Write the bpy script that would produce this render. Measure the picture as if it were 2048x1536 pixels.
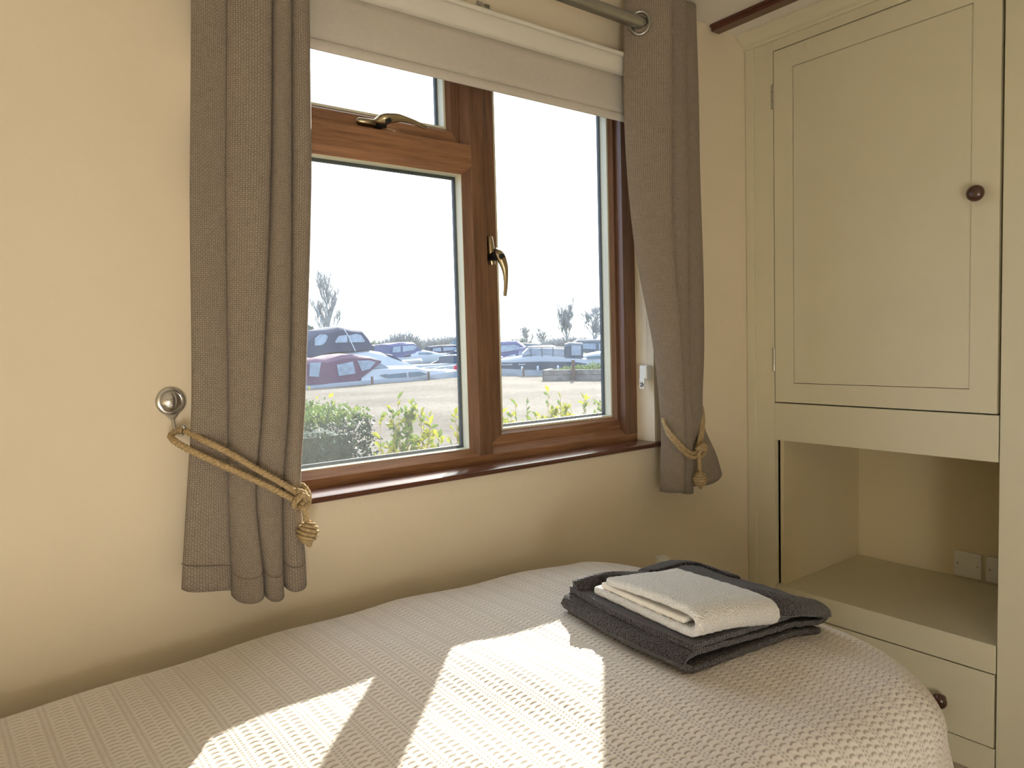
import bpy, bmesh, math, random
import numpy as np
from mathutils import Vector, Matrix

random.seed(7)
rng = np.random.default_rng(7)
scene = bpy.context.scene
for o in list(bpy.data.objects):
    bpy.data.objects.remove(o, do_unlink=True)

# ------------------------------------------------------------------ camera
cam_data = bpy.data.cameras.new('camera')
cam = bpy.data.objects.new('camera', cam_data)
scene.collection.objects.link(cam)
cam_data.sensor_width = 36.0
cam_data.lens = 1431.3 * 36.0 / 2048.0
cam_data.clip_start = 0.02
cam_data.clip_end = 600
_r = Vector((0.79371, -0.60768, -0.02720))
_d = Vector((-0.05754, -0.03050, -0.99788))
_f = Vector((0.60557, 0.79359, -0.05917))
cam.matrix_world = Matrix(((_r.x, -_d.x, -_f.x, 0.0),
                           (_r.y, -_d.y, -_f.y, -1.45),
                           (_r.z, -_d.z, -_f.z, 1.2),
                           (0, 0, 0, 1)))
scene.camera = cam

# ------------------------------------------------------------------ sky, sun, exposure
SUN = Vector((0.648, 0.652, 0.398)).normalized()          # towards the sun
world = bpy.data.worlds.new('sky')
scene.world = world
world.use_nodes = True
wn = world.node_tree.nodes
wl = world.node_tree.links
wn.clear()
# hazy spring sky: pale blue dome, whiter and brighter around the sun and towards the horizon
geo = wn.new('ShaderNodeNewGeometry')
dot = wn.new('ShaderNodeVectorMath'); dot.operation = 'DOT_PRODUCT'
wl.new(geo.outputs['Incoming'], dot.inputs[0]); dot.inputs[1].default_value = tuple(-SUN)
glow = wn.new('ShaderNodeValToRGB')
wl.new(dot.outputs['Value'], glow.inputs[0])
glow.color_ramp.interpolation = 'EASE'
glow.color_ramp.elements[0].position = 0.0; glow.color_ramp.elements[0].color = (0.50, 0.66, 0.95, 1)
glow.color_ramp.elements[1].position = 1.0; glow.color_ramp.elements[1].color = (1.45, 1.42, 1.36, 1)
e_ = glow.color_ramp.elements.new(0.70); e_.color = (0.72, 0.83, 0.97, 1)
e_ = glow.color_ramp.elements.new(0.88); e_.color = (0.92, 0.96, 1.0, 1)
bg = wn.new('ShaderNodeBackground')
bg.inputs['Strength'].default_value = 3.5
wo = wn.new('ShaderNodeOutputWorld')
wl.new(glow.outputs[0], bg.inputs['Color'])
wl.new(bg.outputs[0], wo.inputs['Surface'])

sun_data = bpy.data.lights.new('sun', 'SUN')
sun_data.energy = 16.0
sun_data.color = (1.0, 0.93, 0.82)
sun_data.angle = math.radians(0.6)
sun = bpy.data.objects.new('sun', sun_data)
scene.collection.objects.link(sun)
sun.rotation_euler = SUN.to_track_quat('Z', 'Y').to_euler()
sun.location = (8, 8, 9)

FILL_LIGHT = 17.0                                              # radiance of the fill column added behind the camera

vs = scene.view_settings
vs.view_transform = 'Standard'
vs.look = 'None'
vs.exposure = 0.0
vs.gamma = 1.0
vs.use_curve_mapping = False


# ------------------------------------------------------------------ helpers
def link(o, parent=None):
    scene.collection.objects.link(o)
    if parent is not None:
        o.parent = parent
    return o


def tag(o, label=None, cat=None, group=None, kind=None):
    if label: o['label'] = label
    if cat: o['category'] = cat
    if group: o['group'] = group
    if kind: o['kind'] = kind
    return o


def thing(name, label, cat, group=None, loc=(0, 0, 0), rz=0.0):
    o = bpy.data.objects.new(name, None)
    o.empty_display_size = 0.05
    o.location = loc
    o.rotation_euler = (0, 0, rz)
    link(o)
    return tag(o, label, cat, group)


class MB:
    """collects geometry of ONE mesh object"""
    def __init__(self):
        self.v = []; self.f = []; self.uv = {}

    def add(self, vs_, fs_):
        n = len(self.v)
        self.v += [tuple(p) for p in vs_]
        self.f += [tuple(i + n for i in q) for q in fs_]
        return n

    def box(self, x0, x1, y0, y1, z0, z1):
        self.add([(x0, y0, z0), (x1, y0, z0), (x1, y1, z0), (x0, y1, z0),
                  (x0, y0, z1), (x1, y0, z1), (x1, y1, z1), (x0, y1, z1)],
                 [(0, 3, 2, 1), (4, 5, 6, 7), (0, 1, 5, 4), (1, 2, 6, 5), (2, 3, 7, 6), (3, 0, 4, 7)])
        return self

    def prism(self, poly, a0, a1, axis):
        """poly: 2D points; axis 'x': poly=(y,z); 'y': poly=(x,z); 'z': poly=(x,y)"""
        def p3(p, a):
            return {'x': (a, p[0], p[1]), 'y': (p[0], a, p[1]), 'z': (p[0], p[1], a)}[axis]
        n = len(poly)
        self.add([p3(p, a0) for p in poly] + [p3(p, a1) for p in poly],
                 [tuple(range(n))[::-1], tuple(range(n, 2 * n))] +
                 [(i, (i + 1) % n, n + (i + 1) % n, n + i) for i in range(n)])
        return self

    def grid(self, P, close_u=False):
        nu, nv = len(P), len(P[0])
        n = self.add([q for row in P for q in row], [])
        for i in range(nu if close_u else nu - 1):
            for j in range(nv - 1):
                i2 = (i + 1) % nu
                self.f.append((n + i * nv + j, n + i2 * nv + j, n + i2 * nv + j + 1, n + i * nv + j + 1))
        return n

    def tube(self, path, rad, n=8, cap=True, flat=1.0):
        path = [Vector(p) for p in path]
        m = len(path)
        if not hasattr(rad, '__len__'):
            rad = [rad] * m
        up = None
        rings = []
        for i in range(m):
            t = (path[min(i + 1, m - 1)] - path[max(i - 1, 0)]).normalized()
            if up is None:
                up = Vector((0, 0, 1)) if abs(t.z) < 0.9 else Vector((0, 1, 0))
            a = t.cross(up)
            if a.length < 1e-5:
                a = t.cross(Vector((1, 0, 0)))
            a.normalize()
            b = a.cross(t).normalized()
            up = b
            rings.append([path[i] + (a * math.cos(2 * math.pi * k / n) + b * flat * math.sin(2 * math.pi * k / n)) * rad[i]
                          for k in range(n)])
        s = self.add([p for r_ in rings for p in r_], [])
        for i in range(m - 1):
            for k in range(n):
                k2 = (k + 1) % n
                self.f.append((s + i * n + k, s + i * n + k2, s + (i + 1) * n + k2, s + (i + 1) * n + k))
        if cap:
            self.f.append(tuple(s + k for k in range(n))[::-1])
            self.f.append(tuple(s + (m - 1) * n + k for k in range(n)))
        return self

    def lathe(self, prof, origin, axis=(0, 0, 1), n=24):
        ax = Vector(axis).normalized()
        a = ax.orthogonal().normalized()
        b = ax.cross(a)
        o = Vector(origin)
        P = []
        for k in range(n):
            w = 2 * math.pi * k / n
            d = a * math.cos(w) + b * math.sin(w)
            P.append([o + d * r_ + ax * h for r_, h in prof])
        s = self.grid(P, close_u=True)
        m = len(prof)
        if prof[0][0] > 1e-6:
            self.f.append(tuple(s + k * m for k in range(n)))
        if prof[-1][0] > 1e-6:
            self.f.append(tuple(s + k * m + m - 1 for k in range(n))[::-1])
        return self

    def build(self, name, mat, parent=None, smooth=None, bevel=0.0, seg=2, uv=None):
        me = bpy.data.meshes.new(name)
        me.from_pydata(self.v, [], self.f)
        me.validate(verbose=False)
        bm = bmesh.new(); bm.from_mesh(me)
        bmesh.ops.remove_doubles(bm, verts=bm.verts, dist=1e-6) if uv is None else None
        bmesh.ops.recalc_face_normals(bm, faces=bm.faces)
        bm.to_mesh(me); bm.free()
        if uv is not None:
            lay = me.uv_layers.new(name='UVMap')
            for lp in me.loops:
                lay.data[lp.index].uv = uv[lp.vertex_index]
        if smooth is not None:
            me.polygons.foreach_set('use_smooth', [True] * len(me.polygons))
            if smooth < 179:
                me.set_sharp_from_angle(angle=math.radians(smooth))
        me.materials.append(mat)
        o = bpy.data.objects.new(name, me)
        link(o, parent)
        if bevel > 0:
            md = o.modifiers.new('bevel', 'BEVEL')
            md.width = bevel; md.segments = seg; md.limit_method = 'ANGLE'; md.angle_limit = math.radians(40)
            md.harden_normals = False
        return o


def box_obj(name, b, mat, parent=None, bevel=0.0):
    return MB().box(*b).build(name, mat, parent, bevel=bevel)


def struct(o):
    o['kind'] = 'structure'
    return o


def catmull(ts, vs_, t):
    """smooth interpolation of table vs_(ts) at t (ts ascending)"""
    n = len(ts)
    if t <= ts[0]: return vs_[0]
    if t >= ts[-1]: return vs_[-1]
    i = max(j for j in range(n - 1) if ts[j] <= t)
    h = ts[i + 1] - ts[i]; u = (t - ts[i]) / h
    def slope(k):
        if k == 0: return (vs_[1] - vs_[0]) / (ts[1] - ts[0])
        if k == n - 1: return (vs_[-1] - vs_[-2]) / (ts[-1] - ts[-2])
        return (vs_[k + 1] - vs_[k - 1]) / (ts[k + 1] - ts[k - 1])
    m0, m1 = slope(i) * h, slope(i + 1) * h
    return ((2 * u**3 - 3 * u**2 + 1) * vs_[i] + (u**3 - 2 * u**2 + u) * m0 +
            (-2 * u**3 + 3 * u**2) * vs_[i + 1] + (u**3 - u**2) * m1)


def spline(pts, n):
    """catmull-rom through 3D points"""
    pts = [Vector(p) for p in pts]
    d = [0.0]
    for a, b in zip(pts, pts[1:]):
        d.append(d[-1] + max((b - a).length, 1e-6))
    out = []
    for k in range(n):
        t = d[-1] * k / (n - 1)
        out.append(Vector([catmull(d, [p[c] for p in pts], t) for c in range(3)]))
    return out


# ------------------------------------------------------------------ materials
class Mat:
    def __init__(self, name):
        self.m = bpy.data.materials.new(name)
        self.m.use_nodes = True
        self.t = self.m.node_tree
        self.t.nodes.clear()
        self.out = self.n('ShaderNodeOutputMaterial')

    def n(self, typ, **kw):
        nd = self.t.nodes.new(typ)
        for k, v in kw.items():
            if k.startswith('i_'):
                key = k[2:]
                nd.inputs[int(key) if key.isdigit() else key.replace('_', ' ')].default_value = v
            else:
                setattr(nd, k, v)
        return nd

    def l(self, a, b):
        self.t.links.new(a, b)

    def val(self, nd, key, x):
        if hasattr(x, 'is_linked'):
            self.l(x, nd.inputs[key])
        else:
            nd.inputs[key].default_value = x

    def math(self, op, a, b=0.0, c=0.0):
        nd = self.n('ShaderNodeMath', operation=op)
        self.val(nd, 0, a); self.val(nd, 1, b)
        if op in ('MULTIPLY_ADD', 'SMOOTH_MIN'): self.val(nd, 2, c)
        return nd.outputs[0]

    def mix(self, fac, a, b):
        nd = self.n('ShaderNodeMix', data_type='RGBA')
        self.val(nd, 0, fac)
        nd.inputs[6].default_value = (1, 1, 1, 1); nd.inputs[7].default_value = (1, 1, 1, 1)
        for k, x in ((6, a), (7, b)):
            if hasattr(x, 'is_linked'): self.l(x, nd.inputs[k])
            else: nd.inputs[k].default_value = (*x, 1) if len(x) == 3 else x
        return nd.outputs[2]

    def noise(self, scale, detail=3.0, rough=0.5, vec=None, stretch=None):
        nd = self.n('ShaderNodeTexNoise')
        nd.inputs['Scale'].default_value = scale
        nd.inputs['Detail'].default_value = detail
        nd.inputs['Roughness'].default_value = rough
        if vec is None:
            vec = self.n('ShaderNodeTexCoord').outputs['Object']
        if stretch:
            mp = self.n('ShaderNodeMapping')
            mp.inputs['Scale'].default_value = stretch
            self.l(vec, mp.inputs['Vector']); vec = mp.outputs[0]
        self.l(vec, nd.inputs['Vector'])
        return nd.outputs['Fac']

    def ramp(self, fac, stops):
        nd = self.n('ShaderNodeValToRGB')
        while len(nd.color_ramp.elements) < len(stops):
            nd.color_ramp.elements.new(0.5)
        for e, (p, c) in zip(nd.color_ramp.elements, stops):
            e.position = p; e.color = (*c, 1)
        self.l(fac, nd.inputs[0])
        return nd.outputs[0]

    def bump(self, h, dist, strength=1.0):
        nd = self.n('ShaderNodeBump')
        nd.inputs['Distance'].default_value = dist
        nd.inputs['Strength'].default_value = strength
        self.l(h, nd.inputs['Height'])
        return nd.outputs[0]

    def pbr(self, color, rough=0.5, metal=0.0, normal=None, spec=0.5, sheen=0.0, coat=0.0):
        nd = self.n('ShaderNodeBsdfPrincipled')
        if hasattr(color, 'is_linked'): self.l(color, nd.inputs['Base Color'])
        else: nd.inputs['Base Color'].default_value = (*color, 1)
        self.val(nd, 'Roughness', rough)
        nd.inputs['Metallic'].default_value = metal
        nd.inputs['Specular IOR Level'].default_value = spec
        nd.inputs['Sheen Weight'].default_value = sheen
        nd.inputs['Coat Weight'].default_value = coat
        if normal is not None: self.l(normal, nd.inputs['Normal'])
        return nd.outputs[0]

    def done(self, sh):
        self.l(sh, self.out.inputs['Surface'])
        return self.m

    def mixsh(self, fac, a, b):
        nd = self.n('ShaderNodeMixShader')
        self.val(nd, 0, fac)
        self.l(a, nd.inputs[1]); self.l(b, nd.inputs[2])
        return nd.outputs[0]


def plain(name, col, rough=0.5, metal=0.0, var=0.06, scale=6.0, bump=0.0, bscale=200.0, spec=0.5, coat=0.0):
    m = Mat(name)
    f = m.noise(scale, 4)
    lo = tuple(c * (1 - var) for c in col); hi = tuple(min(1, c * (1 + var)) for c in col)
    c = m.ramp(f, [(0.3, lo), (0.7, hi)])
    nrm = m.bump(m.noise(bscale, 3), bump) if bump else None
    return m.done(m.pbr(c, rough, metal, nrm, spec, coat=coat))


def wood(name, dark, light, axis='x', rough=0.35, grain=1.0, coat=0.15):
    m = Mat(name)
    st = {'x': (3, 60, 60), 'y': (60, 3, 60), 'z': (60, 60, 3)}[axis]
    f1 = m.noise(1.6 * grain, 5, 0.6, stretch=st)
    f2 = m.noise(6 * grain, 3, 0.6, stretch=st)
    f = m.math('ADD', m.math('MULTIPLY', f1, 0.65), m.math('MULTIPLY', f2, 0.35))
    c = m.ramp(f, [(0.32, dark), (0.62, light)])
    return m.done(m.pbr(c, rough, 0, m.bump(f2, 0.0006), coat=coat))


def weave(name, dark, light, p, trans=0.25, rough=0.9, bd=0.0012, contrast=1.0):
    m = Mat(name)
    uv = m.n('ShaderNodeTexCoord').outputs['UV']
    sp = m.n('ShaderNodeSeparateXYZ'); m.l(uv, sp.inputs[0])
    wob = m.noise(110, 3, 0.6, vec=uv)
    def thread(s, w):
        a = m.math('ADD', m.math('MULTIPLY', s, math.pi / p), m.math('MULTIPLY', w, 2.2))
        return m.math('ABSOLUTE', m.math('SINE', a)), m.math('SINE', a)
    u, us = thread(sp.outputs[0], wob)
    v, vs2 = thread(sp.outputs[1], wob)
    over = m.math('MULTIPLY_ADD', m.math('MULTIPLY', us, vs2), 0.5, 0.5)        # which thread lies on top
    gap = m.math('MULTIPLY', m.math('POWER', u, 0.45), m.math('POWER', v, 0.45))
    h = m.math('MULTIPLY', gap, m.math('MULTIPLY_ADD', over, 0.45, 0.55))
    slub = m.noise(1.0, 4, 0.7, vec=uv, stretch=(40, 620, 1))
    slub2 = m.noise(1.0, 4, 0.7, vec=uv, stretch=(620, 40, 1))
    t = m.math('ADD', m.math('MULTIPLY', h, 0.46 * contrast), m.math('MULTIPLY', m.math('ADD', slub, slub2), 0.40))
    c = m.ramp(t, [(0.30, dark), (0.82, light)])
    nrm = m.bump(h, bd)
    d = m.pbr(c, rough, 0, nrm, 0.15, sheen=0.1)
    tr = m.n('ShaderNodeBsdfTranslucent'); m.l(c, tr.inputs['Color'])
    return m.done(m.mixsh(trans, d, tr.outputs[0]))


M = {}
M['wall'] = plain('cream_wall_paint', (0.80, 0.705, 0.535), 0.75, var=0.025, scale=2.5, bump=0.0012, bscale=26, spec=0.25)
M['ceiling'] = plain('white_ceiling_paint', (0.80, 0.76, 0.68), 0.8, var=0.02, bump=0.001, bscale=20, spec=0.2)
M['floor'] = plain('beige_carpet', (0.50, 0.43, 0.33), 0.95, var=0.15, scale=90, bump=0.003, bscale=400, spec=0.1)
M['sage'] = plain('sage_cupboard_paint', (0.71, 0.655, 0.475), 0.42, var=0.03, scale=3, bump=0.0005, bscale=45, spec=0.4)
M['niche'] = plain('niche_cream_paint', (0.70, 0.60, 0.38), 0.7, var=0.03, scale=3, spec=0.25)
M['oak_h'] = wood('brown_oak_grain_across', (0.17, 0.078, 0.038), (0.37, 0.185, 0.090), 'x')
M['oak_v'] = wood('brown_oak_grain_upright', (0.10, 0.046, 0.025), (0.21, 0.105, 0.056), 'z')
M['mahogany'] = wood('varnished_mahogany', (0.060, 0.019, 0.011), (0.135, 0.045, 0.025), 'x', 0.22, coat=0.35)
M['batten'] = wood('dark_red_batten', (0.055, 0.016, 0.009), (0.13, 0.04, 0.02), 'y', 0.3, coat=0.3)
M['knob'] = wood('dark_walnut_knob', (0.035, 0.012, 0.006), (0.085, 0.032, 0.016), 'z', 0.22, coat=0.5)
M['gasket'] = plain('dark_grey_rubber', (0.035, 0.045, 0.05), 0.5)
M['spacer'] = plain('cream_glazing_spacer', (0.72, 0.70, 0.55), 0.45)
M['brass'] = plain('aged_brass', (0.46, 0.38, 0.24), 0.28, 1.0, var=0.15, scale=40)
M['black'] = plain('black_plastic', (0.015, 0.015, 0.018), 0.3)
M['steel'] = plain('polished_steel', (0.55, 0.55, 0.53), 0.18, 1.0)
M['rod'] = plain('satin_grey_metal', (0.40, 0.40, 0.37), 0.32, 1.0, var=0.05)
M['white_plastic'] = plain('white_plastic', (0.78, 0.77, 0.70), 0.35, var=0.02)
M['plate'] = plain('pale_switch_plastic', (0.74, 0.70, 0.60), 0.35, var=0.02)
M['cassette'] = plain('off_white_aluminium', (0.74, 0.71, 0.62), 0.35, var=0.02)
M['curtain'] = weave('taupe_woven_curtain', (0.13, 0.102, 0.076), (0.46, 0.385, 0.305), 0.0037, 0.10)
M['stitch'] = plain('taupe_thread', (0.17, 0.135, 0.10), 0.9)
M['blind'] = weave('linen_roller_blind', (0.64, 0.58, 0.50), (0.88, 0.83, 0.74), 0.0016, 0.28, bd=0.0004)
M['rope'] = plain('jute_rope', (0.50, 0.37, 0.20), 0.85, var=0.25, scale=220, bump=0.0015, bscale=700, spec=0.15)


def terry(name, col, var=0.22):
    """looped towelling: bumpy little tufts"""
    m = Mat(name)
    vo = m.n('ShaderNodeTexVoronoi'); vo.inputs['Scale'].default_value = 330
    m.l(m.n('ShaderNodeTexCoord').outputs['Object'], vo.inputs['Vector'])
    tuft = m.math('SUBTRACT', 1.0, vo.outputs['Distance'])
    f = m.noise(150, 4, 0.75)
    t = m.math('ADD', m.math('MULTIPLY', tuft, 0.55), m.math('MULTIPLY', f, 0.45))
    c = m.ramp(t, [(0.40, tuple(x * (1 - var) for x in col)), (0.74, tuple(min(1, x * (1 + var)) for x in col))])
    nrm = m.bump(t, 0.006, 1.0)
    return m.done(m.pbr(c, 0.95, 0, nrm, 0.1, sheen=0.35))


M['terry_dark'] = terry('charcoal_terry', (0.062, 0.053, 0.055), 0.5)
M['hem_dark'] = plain('charcoal_woven_hem', (0.085, 0.078, 0.082), 0.85, var=0.2, scale=300)
M['terry_white'] = terry('white_terry', (0.90, 0.885, 0.85), 0.06)
M['hem_white'] = plain('white_woven_hem', (0.82, 0.78, 0.70), 0.85, var=0.06, scale=300)


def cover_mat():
    """cream cotton; the shade inside the crochet holes is painted in as darker tan"""
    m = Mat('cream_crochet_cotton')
    at_ = m.n('ShaderNodeAttribute'); at_.attribute_name = 'hole_shade'
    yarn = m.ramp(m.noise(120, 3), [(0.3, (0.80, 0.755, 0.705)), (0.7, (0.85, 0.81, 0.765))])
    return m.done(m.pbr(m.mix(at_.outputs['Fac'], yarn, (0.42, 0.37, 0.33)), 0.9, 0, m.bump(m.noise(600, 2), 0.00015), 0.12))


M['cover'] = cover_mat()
M['bedframe'] = plain('white_painted_bed_base', (0.65, 0.6, 0.52), 0.6)


def glass_mat():
    m = Mat('dusty_window_glass')
    tr = m.n('ShaderNodeBsdfTransparent'); tr.inputs[0].default_value = (0.96, 0.975, 0.97, 1)
    gl = m.n('ShaderNodeBsdfGlossy'); gl.inputs['Roughness'].default_value = 0.02
    lw = m.n('ShaderNodeLayerWeight'); lw.inputs[0].default_value = 0.5
    fz = m.math('MULTIPLY_ADD', m.math('POWER', lw.outputs['Facing'], 4.0), 0.5, 0.035)
    a = m.mixsh(fz, tr.outputs[0], gl.outputs[0])
    du = m.n('ShaderNodeBsdfTranslucent'); du.inputs[0].default_value = (0.85, 0.88, 0.92, 1)
    f = m.math('MULTIPLY_ADD', m.noise(9, 5, 0.65, stretch=(1.6, 1, 0.5)), 0.020, 0.008)
    return m.done(m.mixsh(f, a, du.outputs[0]))


M['glass'] = glass_mat()

# ------------------------------------------------------------------ room shell
RX0, RX1, RY0, RH = -1.35, 2.70, -2.75, 2.18
WX0, WX1, WZ0, WZ1 = 0.44, 1.644, 0.872, 1.985
w = MB()
w.box(RX0 - .15, WX0, 0, 0.2, -0.1, 2.5)
w.box(WX1, RX1 + .15, 0, 0.2, -0.1, 2.5)
w.box(WX0, WX1, 0, 0.2, -0.1, WZ0)
w.box(WX0, WX1, 0, 0.2, WZ1, 2.5)
struct(w.build('wall_window', M['wall']))
struct(box_obj('wall_left', (RX0 - .15, RX0, RY0, 0, -0.1, 2.5), M['wall']))
struct(box_obj('wall_right', (RX1, RX1 + .15, RY0, 0, -0.1, 2.5), M['wall']))
struct(box_obj('wall_back', (RX0 - .15, RX1 + .15, RY0 - .15, RY0, -0.1, 2.5), M['wall']))
struct(box_obj('floor', (RX0, RX1, RY0, 0, -0.1, 0.0), M['floor']))
struct(box_obj('ceiling', (RX0, RX1, RY0, 0, RH, RH + 0.12), M['ceiling']))
tr = MB()
tr.prism([(1.925, 2.18), (1.925, 2.172), (1.933, 2.172), (1.933, 2.160), (1.972, 2.160), (1.972, 2.172), (1.98, 2.18)], -2.6, -0.004, 'y')
struct(tr.build('trim_1', M['batten'], bevel=0.002))

# ------------------------------------------------------------------ window
win = bpy.data.objects.new('window_1', None); link(win); win['kind'] = 'structure'
FY, FB, FE = 0.07, 0.092, 0.138             # face, end of bevel, back
BV = 0.018


def vbar(x0, x1, z0, z1, bl, br, name):
    """upright frame bar, bevel towards -x (bl) and +x (br)"""
    poly = [(x0 - (BV if bl else 0), FE), (x0 - (BV if bl else 0), FB if bl else FY + .001), (x0, FY), (x1, FY),
            (x1 + (BV if br else 0), FB if br else FY + .001), (x1 + (BV if br else 0), FE)]
    return MB().prism(poly, z0, z1, 'z').build(name, M['oak_v'], win, bevel=0.0015)


def hbar(x0, x1, z0, z1, bd, bu, name):
    poly = [(FE, z0 - (BV if bd else 0)), (FB if bd else FY + .001, z0 - (BV if bd else 0)), (FY, z0), (FY, z1),
            (FB if bu else FY + .001, z1 + (BV if bu else 0)), (FE, z1 + (BV if bu else 0))]
    return MB().prism(poly, x0, x1, 'x').build(name, M['oak_h'], win, bevel=0.0015)


vbar(WX0, 0.491, 0.906, 1.940, False, True, 'jamb')
vbar(1.593, WX1, 0.906, 1.940, False, False, 'jamb')
vbar(1.050, 1.091, 0.906, 1.940, True, False, 'mullion')
hbar(0.491, 1.050, 1.646, 1.699, True, False, 'transom')
hbar(WX0, WX1, 0.884, 0.906, False, True, 'bottom_rail')
hbar(WX0, WX1, 1.940, 1.985, True, False, 'head')


def frame_ring(mb, x0, x1, z0, z1, wd, y0, y1):
    mb.box(x0, x0 + wd, y0, y1, z0, z1); mb.box(x1 - wd, x1, y0, y1, z0, z1)
    mb.box(x0 + wd, x1 - wd, y0, y1, z0, z0 + wd); mb.box(x0 + wd, x1 - wd, y0, y1, z1 - wd, z1)
    return mb


def glazing(x0, x1, z0, z1, yg, parent):
    """opening x0..x1, z0..z1 at its wooden edge"""
    frame_ring(MB(), x0 - .004, x1 + .004, z0 - .004, z1 + .004, 0.0055, yg - .012, yg + .014).build('spacer', M['spacer'], parent)
    frame_ring(MB(), x0 - .004, x1 + .004, z0 - .004, z1 + .004, 0.013, yg + .014, yg + .022).build('gasket', M['gasket'], parent)
    return box_obj('pane', (x0 - .003, x1 + .003, yg, yg + .0035, z0 - .003, z1 + .003), M['glass'], parent)


glazing(0.509, 1.032, 0.924, 1.628, 0.104, win)


def casement(name, fx0, fx1, fz0, fz1, ox0, ox1, oz0, oz1):
    """flat sash from f* (outer) to o* (inner edge of the flat), then a bevel of 13 mm"""
    ys, yb, ye, b = 0.095, 0.113, 0.140, 0.013
    O = [(fx0, fz0), (fx1, fz0), (fx1, fz1), (fx0, fz1)]
    I = [(ox0, oz0), (ox1, oz0), (ox1, oz1), (ox0, oz1)]
    B = [(ox0 + b, oz0 + b), (ox1 - b, oz0 + b), (ox1 - b, oz1 - b), (ox0 + b, oz1 - b)]
    root = None
    for k in range(4):
        j = (k + 1) % 4
        mb = MB()
        L1 = [(p[0], y, p[1]) for p, y in ((O[k], ye), (O[k], ys), (I[k], ys), (B[k], yb), (B[k], ye))]
        L2 = [(p[0], y, p[1]) for p, y in ((O[j], ye), (O[j], ys), (I[j], ys), (B[j], yb), (B[j], ye))]
        mb.add(L1 + L2, [tuple(range(5)), tuple(range(9, 4, -1))] + [(i, (i + 1) % 5, 5 + (i + 1) % 5, 5 + i) for i in range(5)])
        if root is None:
            root = mb.build(name, M['oak_h'], win)
        else:
            mb.build('rail' if k == 2 else 'stile', M['oak_h'] if k == 2 else M['oak_v'], root)
    glazing(B[0][0], B[1][0], B[0][1], B[2][1], 0.119, root)
    return root


side_sash = casement('casement', 1.076, 1.618, 0.912, 1.955, 1.139, 1.583, 0.951, 1.90)
fan_sash = casement('top_casement', 0.475, 1.044, 1.685, 1.955, 0.525, 1.009, 1.731, 1.915)


def handle(parent, piv, along, out, side, mirror):
    """window handle: base plate along the rail, round boss and a swept lever. along = lever direction"""
    A, O, S = Vector(along), Vector(out), Vector(side)
    P = Vector(piv)
    base = MB()
    base.tube([P - A * .052 + O * .003, P - A * .050 + O * .005, P - A * .012 + O * .006, P + A * .020 + O * .004], [.006, .0105, .0115, .009], 12, flat=0.8)
    base.build('handle_base', M['brass'], parent, smooth=60)
    neck = MB()
    neck.tube([P + O * .0, P + O * .012, P + O * .030], [.0135, .0125, .0125], 16)
    neck.build('handle_neck', M['black'], parent, smooth=40)
    lev = MB()
    path = spline([P + O * .024 - A * .016, P + O * .036 - A * .004 + S * .003, P + O * .041 + A * .012 + S * .006, P + O * .044 + A * .035 + S * .009,
                   P + O * .046 + A * .070 + S * .005, P + O * .047 + A * .105 - S * .004], 18)
    rad = [catmull([0, .15, .35, .6, 1], [.008, .0155, .0135, .0085, .0055], i / 17) for i in range(18)]
    lev.tube(path, rad, 12, flat=0.75)
    lev.build('handle_lever', M['brass'], parent, smooth=60)
    bt = MB()
    c = P + O * .046 + A * .004
    bt.lathe([(0, .0085), (.003, .0085), (.0035, .006), (.0075, .006), (.0085, .004), (.0085, -.006)], c, O, 16)
    bt.build('handle_lock', M['black'], parent, smooth=40)


handle(fan_sash, (0.800, 0.093, 1.716), (1, 0, 0.02), (0, -1, 0), (0, 0, 1), False)
handle(side_sash, (1.118, 0.093, 1.424), (0.12, 0, -1), (0, -1, 0), (1, 0, 0), False)

sill = MB()
sill.prism([(0.075, 0.870), (0.075, 0.886), (-0.012, 0.886), (-0.017, 0.884), (-0.019, 0.879), (-0.017, 0.874), (-0.012, 0.871)], 0.40, 1.676, 'x')
tag(sill.build('window_sill', M['mahogany'], smooth=40), 'glossy dark red mahogany sill board under the window', 'window sill')

# ------------------------------------------------------------------ roller blind
bl = thing('roller_blind', 'beige linen roller blind, partly lowered across the top of the window', 'blind')
mb = MB()
prof = [(0.0, 1.984), (-0.046, 1.984), (-0.052, 1.978), (-0.053, 1.962), (-0.051, 1.944), (-0.046, 1.932), (-0.040, 1.928), (0.0, 1.928)]
mb.prism(prof, 0.41, 1.628, 'x')
mb.build('cassette', M['cassette'], bl, smooth=35)
mb = MB(); mb.tube([(0.41, -0.0575, 1.9735), (1.628, -0.0575, 1.9735)], 0.0058, 12)
mb.build('cassette_lip', M['cassette'], bl, smooth=60)


def sheet(mb, P):
    """grid with uv in metres"""
    return mb


def uv_grid(name, P, mat, parent, uvs, smooth=179, thick=0.0):
    mb = MB(); mb.grid(P)
    uv = [q for row in uvs for q in row]
    o = mb.build(name, mat, parent, smooth=smooth, uv=uv)
    if thick:
        md = o.modifiers.new('thickness', 'SOLIDIFY'); md.thickness = thick; md.offset = 0
    return o


xs = np.linspace(0.42, 1.612, 12); zs = np.linspace(1.932, 1.822, 6)
uv_grid('fabric', [[(x, -0.030, z) for z in zs] for x in xs], M['blind'], bl, [[(x, z) for z in zs] for x in xs], thick=0.0012)
prof = [(-0.030 + 0.0062 * math.cos(a) * (1.0), 1.815 + 0.0115 * math.sin(a)) for a in np.linspace(0, 2 * math.pi, 15)]
uv_grid('bottom_bar', [[(x, p[0], p[1]) for p in prof] for x in xs], M['blind'], bl, [[(x, 3 + i * .003) for i, p in enumerate(prof)] for x in xs])
mb = MB(); mb.box(1.028, 1.046, -0.034, -0.004, 1.984, 2.004); mb.box(1.028, 1.046, -0.006, 0, 1.984, 2.022)
mb.build('bracket', M['steel'], bl, bevel=0.002)
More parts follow.
